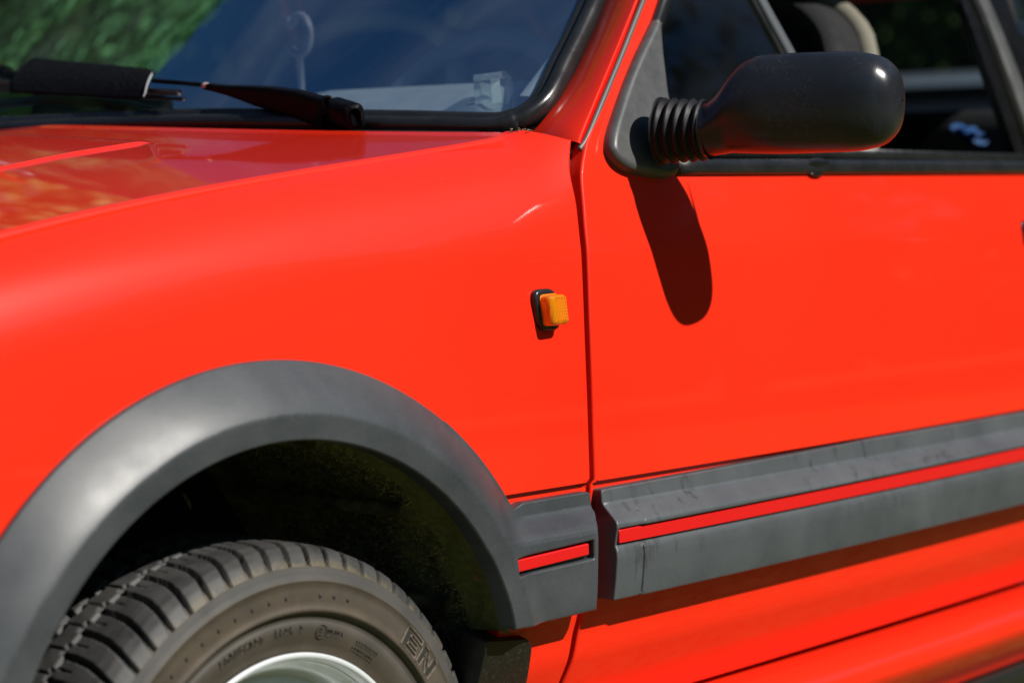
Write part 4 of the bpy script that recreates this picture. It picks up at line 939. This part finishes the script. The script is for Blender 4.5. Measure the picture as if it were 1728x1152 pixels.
quads_mesh('foliage', np.stack([P - a * .13, P - b * .07, P + a * .13, P + b * .07], 1).reshape(-1, 3), np.arange(n_ * 4).reshape(-1, 4), LM[1], hg, False)
mb = MB()
for k in range(9): mb.tube([(rnd.uniform(-2.5, 2.5), -6.5 + k * 1.35, -.1), (rnd.uniform(-2.5, 2.5), -6.5 + k * 1.35, 2.8)], [.09, .04], 7)
tag(mb.build('stems', BARK, hg, True), kind='stuff')
hd2 = MB(); V = []; nx = 220
th = np.linspace(0, 2 * PI, nx, endpoint=False); rr2 = np.array([60 + 6 * math.sin(5 * t) + rng.uniform(-2, 2) for t in th]); n_ = 120000
ti = rng.uniform(0, 2 * PI, n_); R2 = 62 + 6 * np.sin(5 * ti) + rng.normal(0, 2.0, n_); Hh = 10.5 + 2.6 * np.sin(ti * 7 + 1) + 1.6 * np.sin(ti * 19) + .8 * np.sin(ti * 53); Zz = rng.uniform(0, 1, n_) ** .8 * Hh
P = np.stack([R2 * np.cos(ti), R2 * np.sin(ti), Zz], 1); a = rng.normal(size=(n_, 3)); a /= np.linalg.norm(a, axis=1)[:, None]; b = np.cross(a, rng.normal(size=(n_, 3))); b /= np.linalg.norm(b, axis=1)[:, None]
V = np.stack([P - a * .7, P - b * .4, P + a * .7, P + b * .4], 1).reshape(-1, 3)
tag(quads_mesh('far_wood', V, np.arange(n_ * 4).reshape(-1, 4), LM[1], None, False), 'distant belt of dark woodland all round the meadow', 'woodland', kind='stuff')
# silver car parked behind
sc = empty('parked_car', (5.55, 2.60, 0)); tag(sc, 'silver grey hatchback parked on the grass behind, seen blurred through the side windows', 'car')
SP = NM('silver_paint').set(base=(.22, .25, .29), rough=.3, metal=.3, coat=1, coatr=.04).m
def prism(name, prof, w0, w1, mat, zsplit, parent):                  # side outline in x,z widened at the bottom, narrower at the top
    n = len(prof); V = []
    for s in (-1, 1):
        for x, z in prof: V.append((x, s * (w0 if z <= zsplit else w1), z))
    F = [tuple(range(n)), tuple(range(2 * n - 1, n - 1, -1))] + [(i, i + n, (i + 1) % n + n, (i + 1) % n) for i in range(n)]
    o = mesh(name, V, F, mat, parent); b = o.modifiers.new('bevel', 'BEVEL'); b.width = .05; b.segments = 3; return o
prism('body', [(-.1, .30), (-.15, .62), (-.02, .80), (.9, .96), (3.35, .98), (3.75, .90), (3.8, .35)], .83, .80, SP, .7, sc)
prism('window', [(.88, .95), (1.45, 1.36), (2.9, 1.40), (3.45, .97)], .74, .60, BLACK, 1.0, sc)
prism('roof', [(1.35, 1.362), (1.50, 1.425), (2.1, 1.465), (2.7, 1.455), (3.0, 1.39)], .63, .56, SP, 1.40, sc)
for x, s in ((.60, -1), (.60, 1), (3.05, -1), (3.05, 1)):
    mb = MB(); mb.tube([(x, s * .66, .29), (x, s * .84, .29)], .29, 28); w_ = mb.build('wheel', TREAD, sc, False, .02); mb = MB(); mb.tube([(x, s * .80, .29), (x, s * .845, .29)], .19, 24); mb.build('rim', SILVER, w_, False, .01)
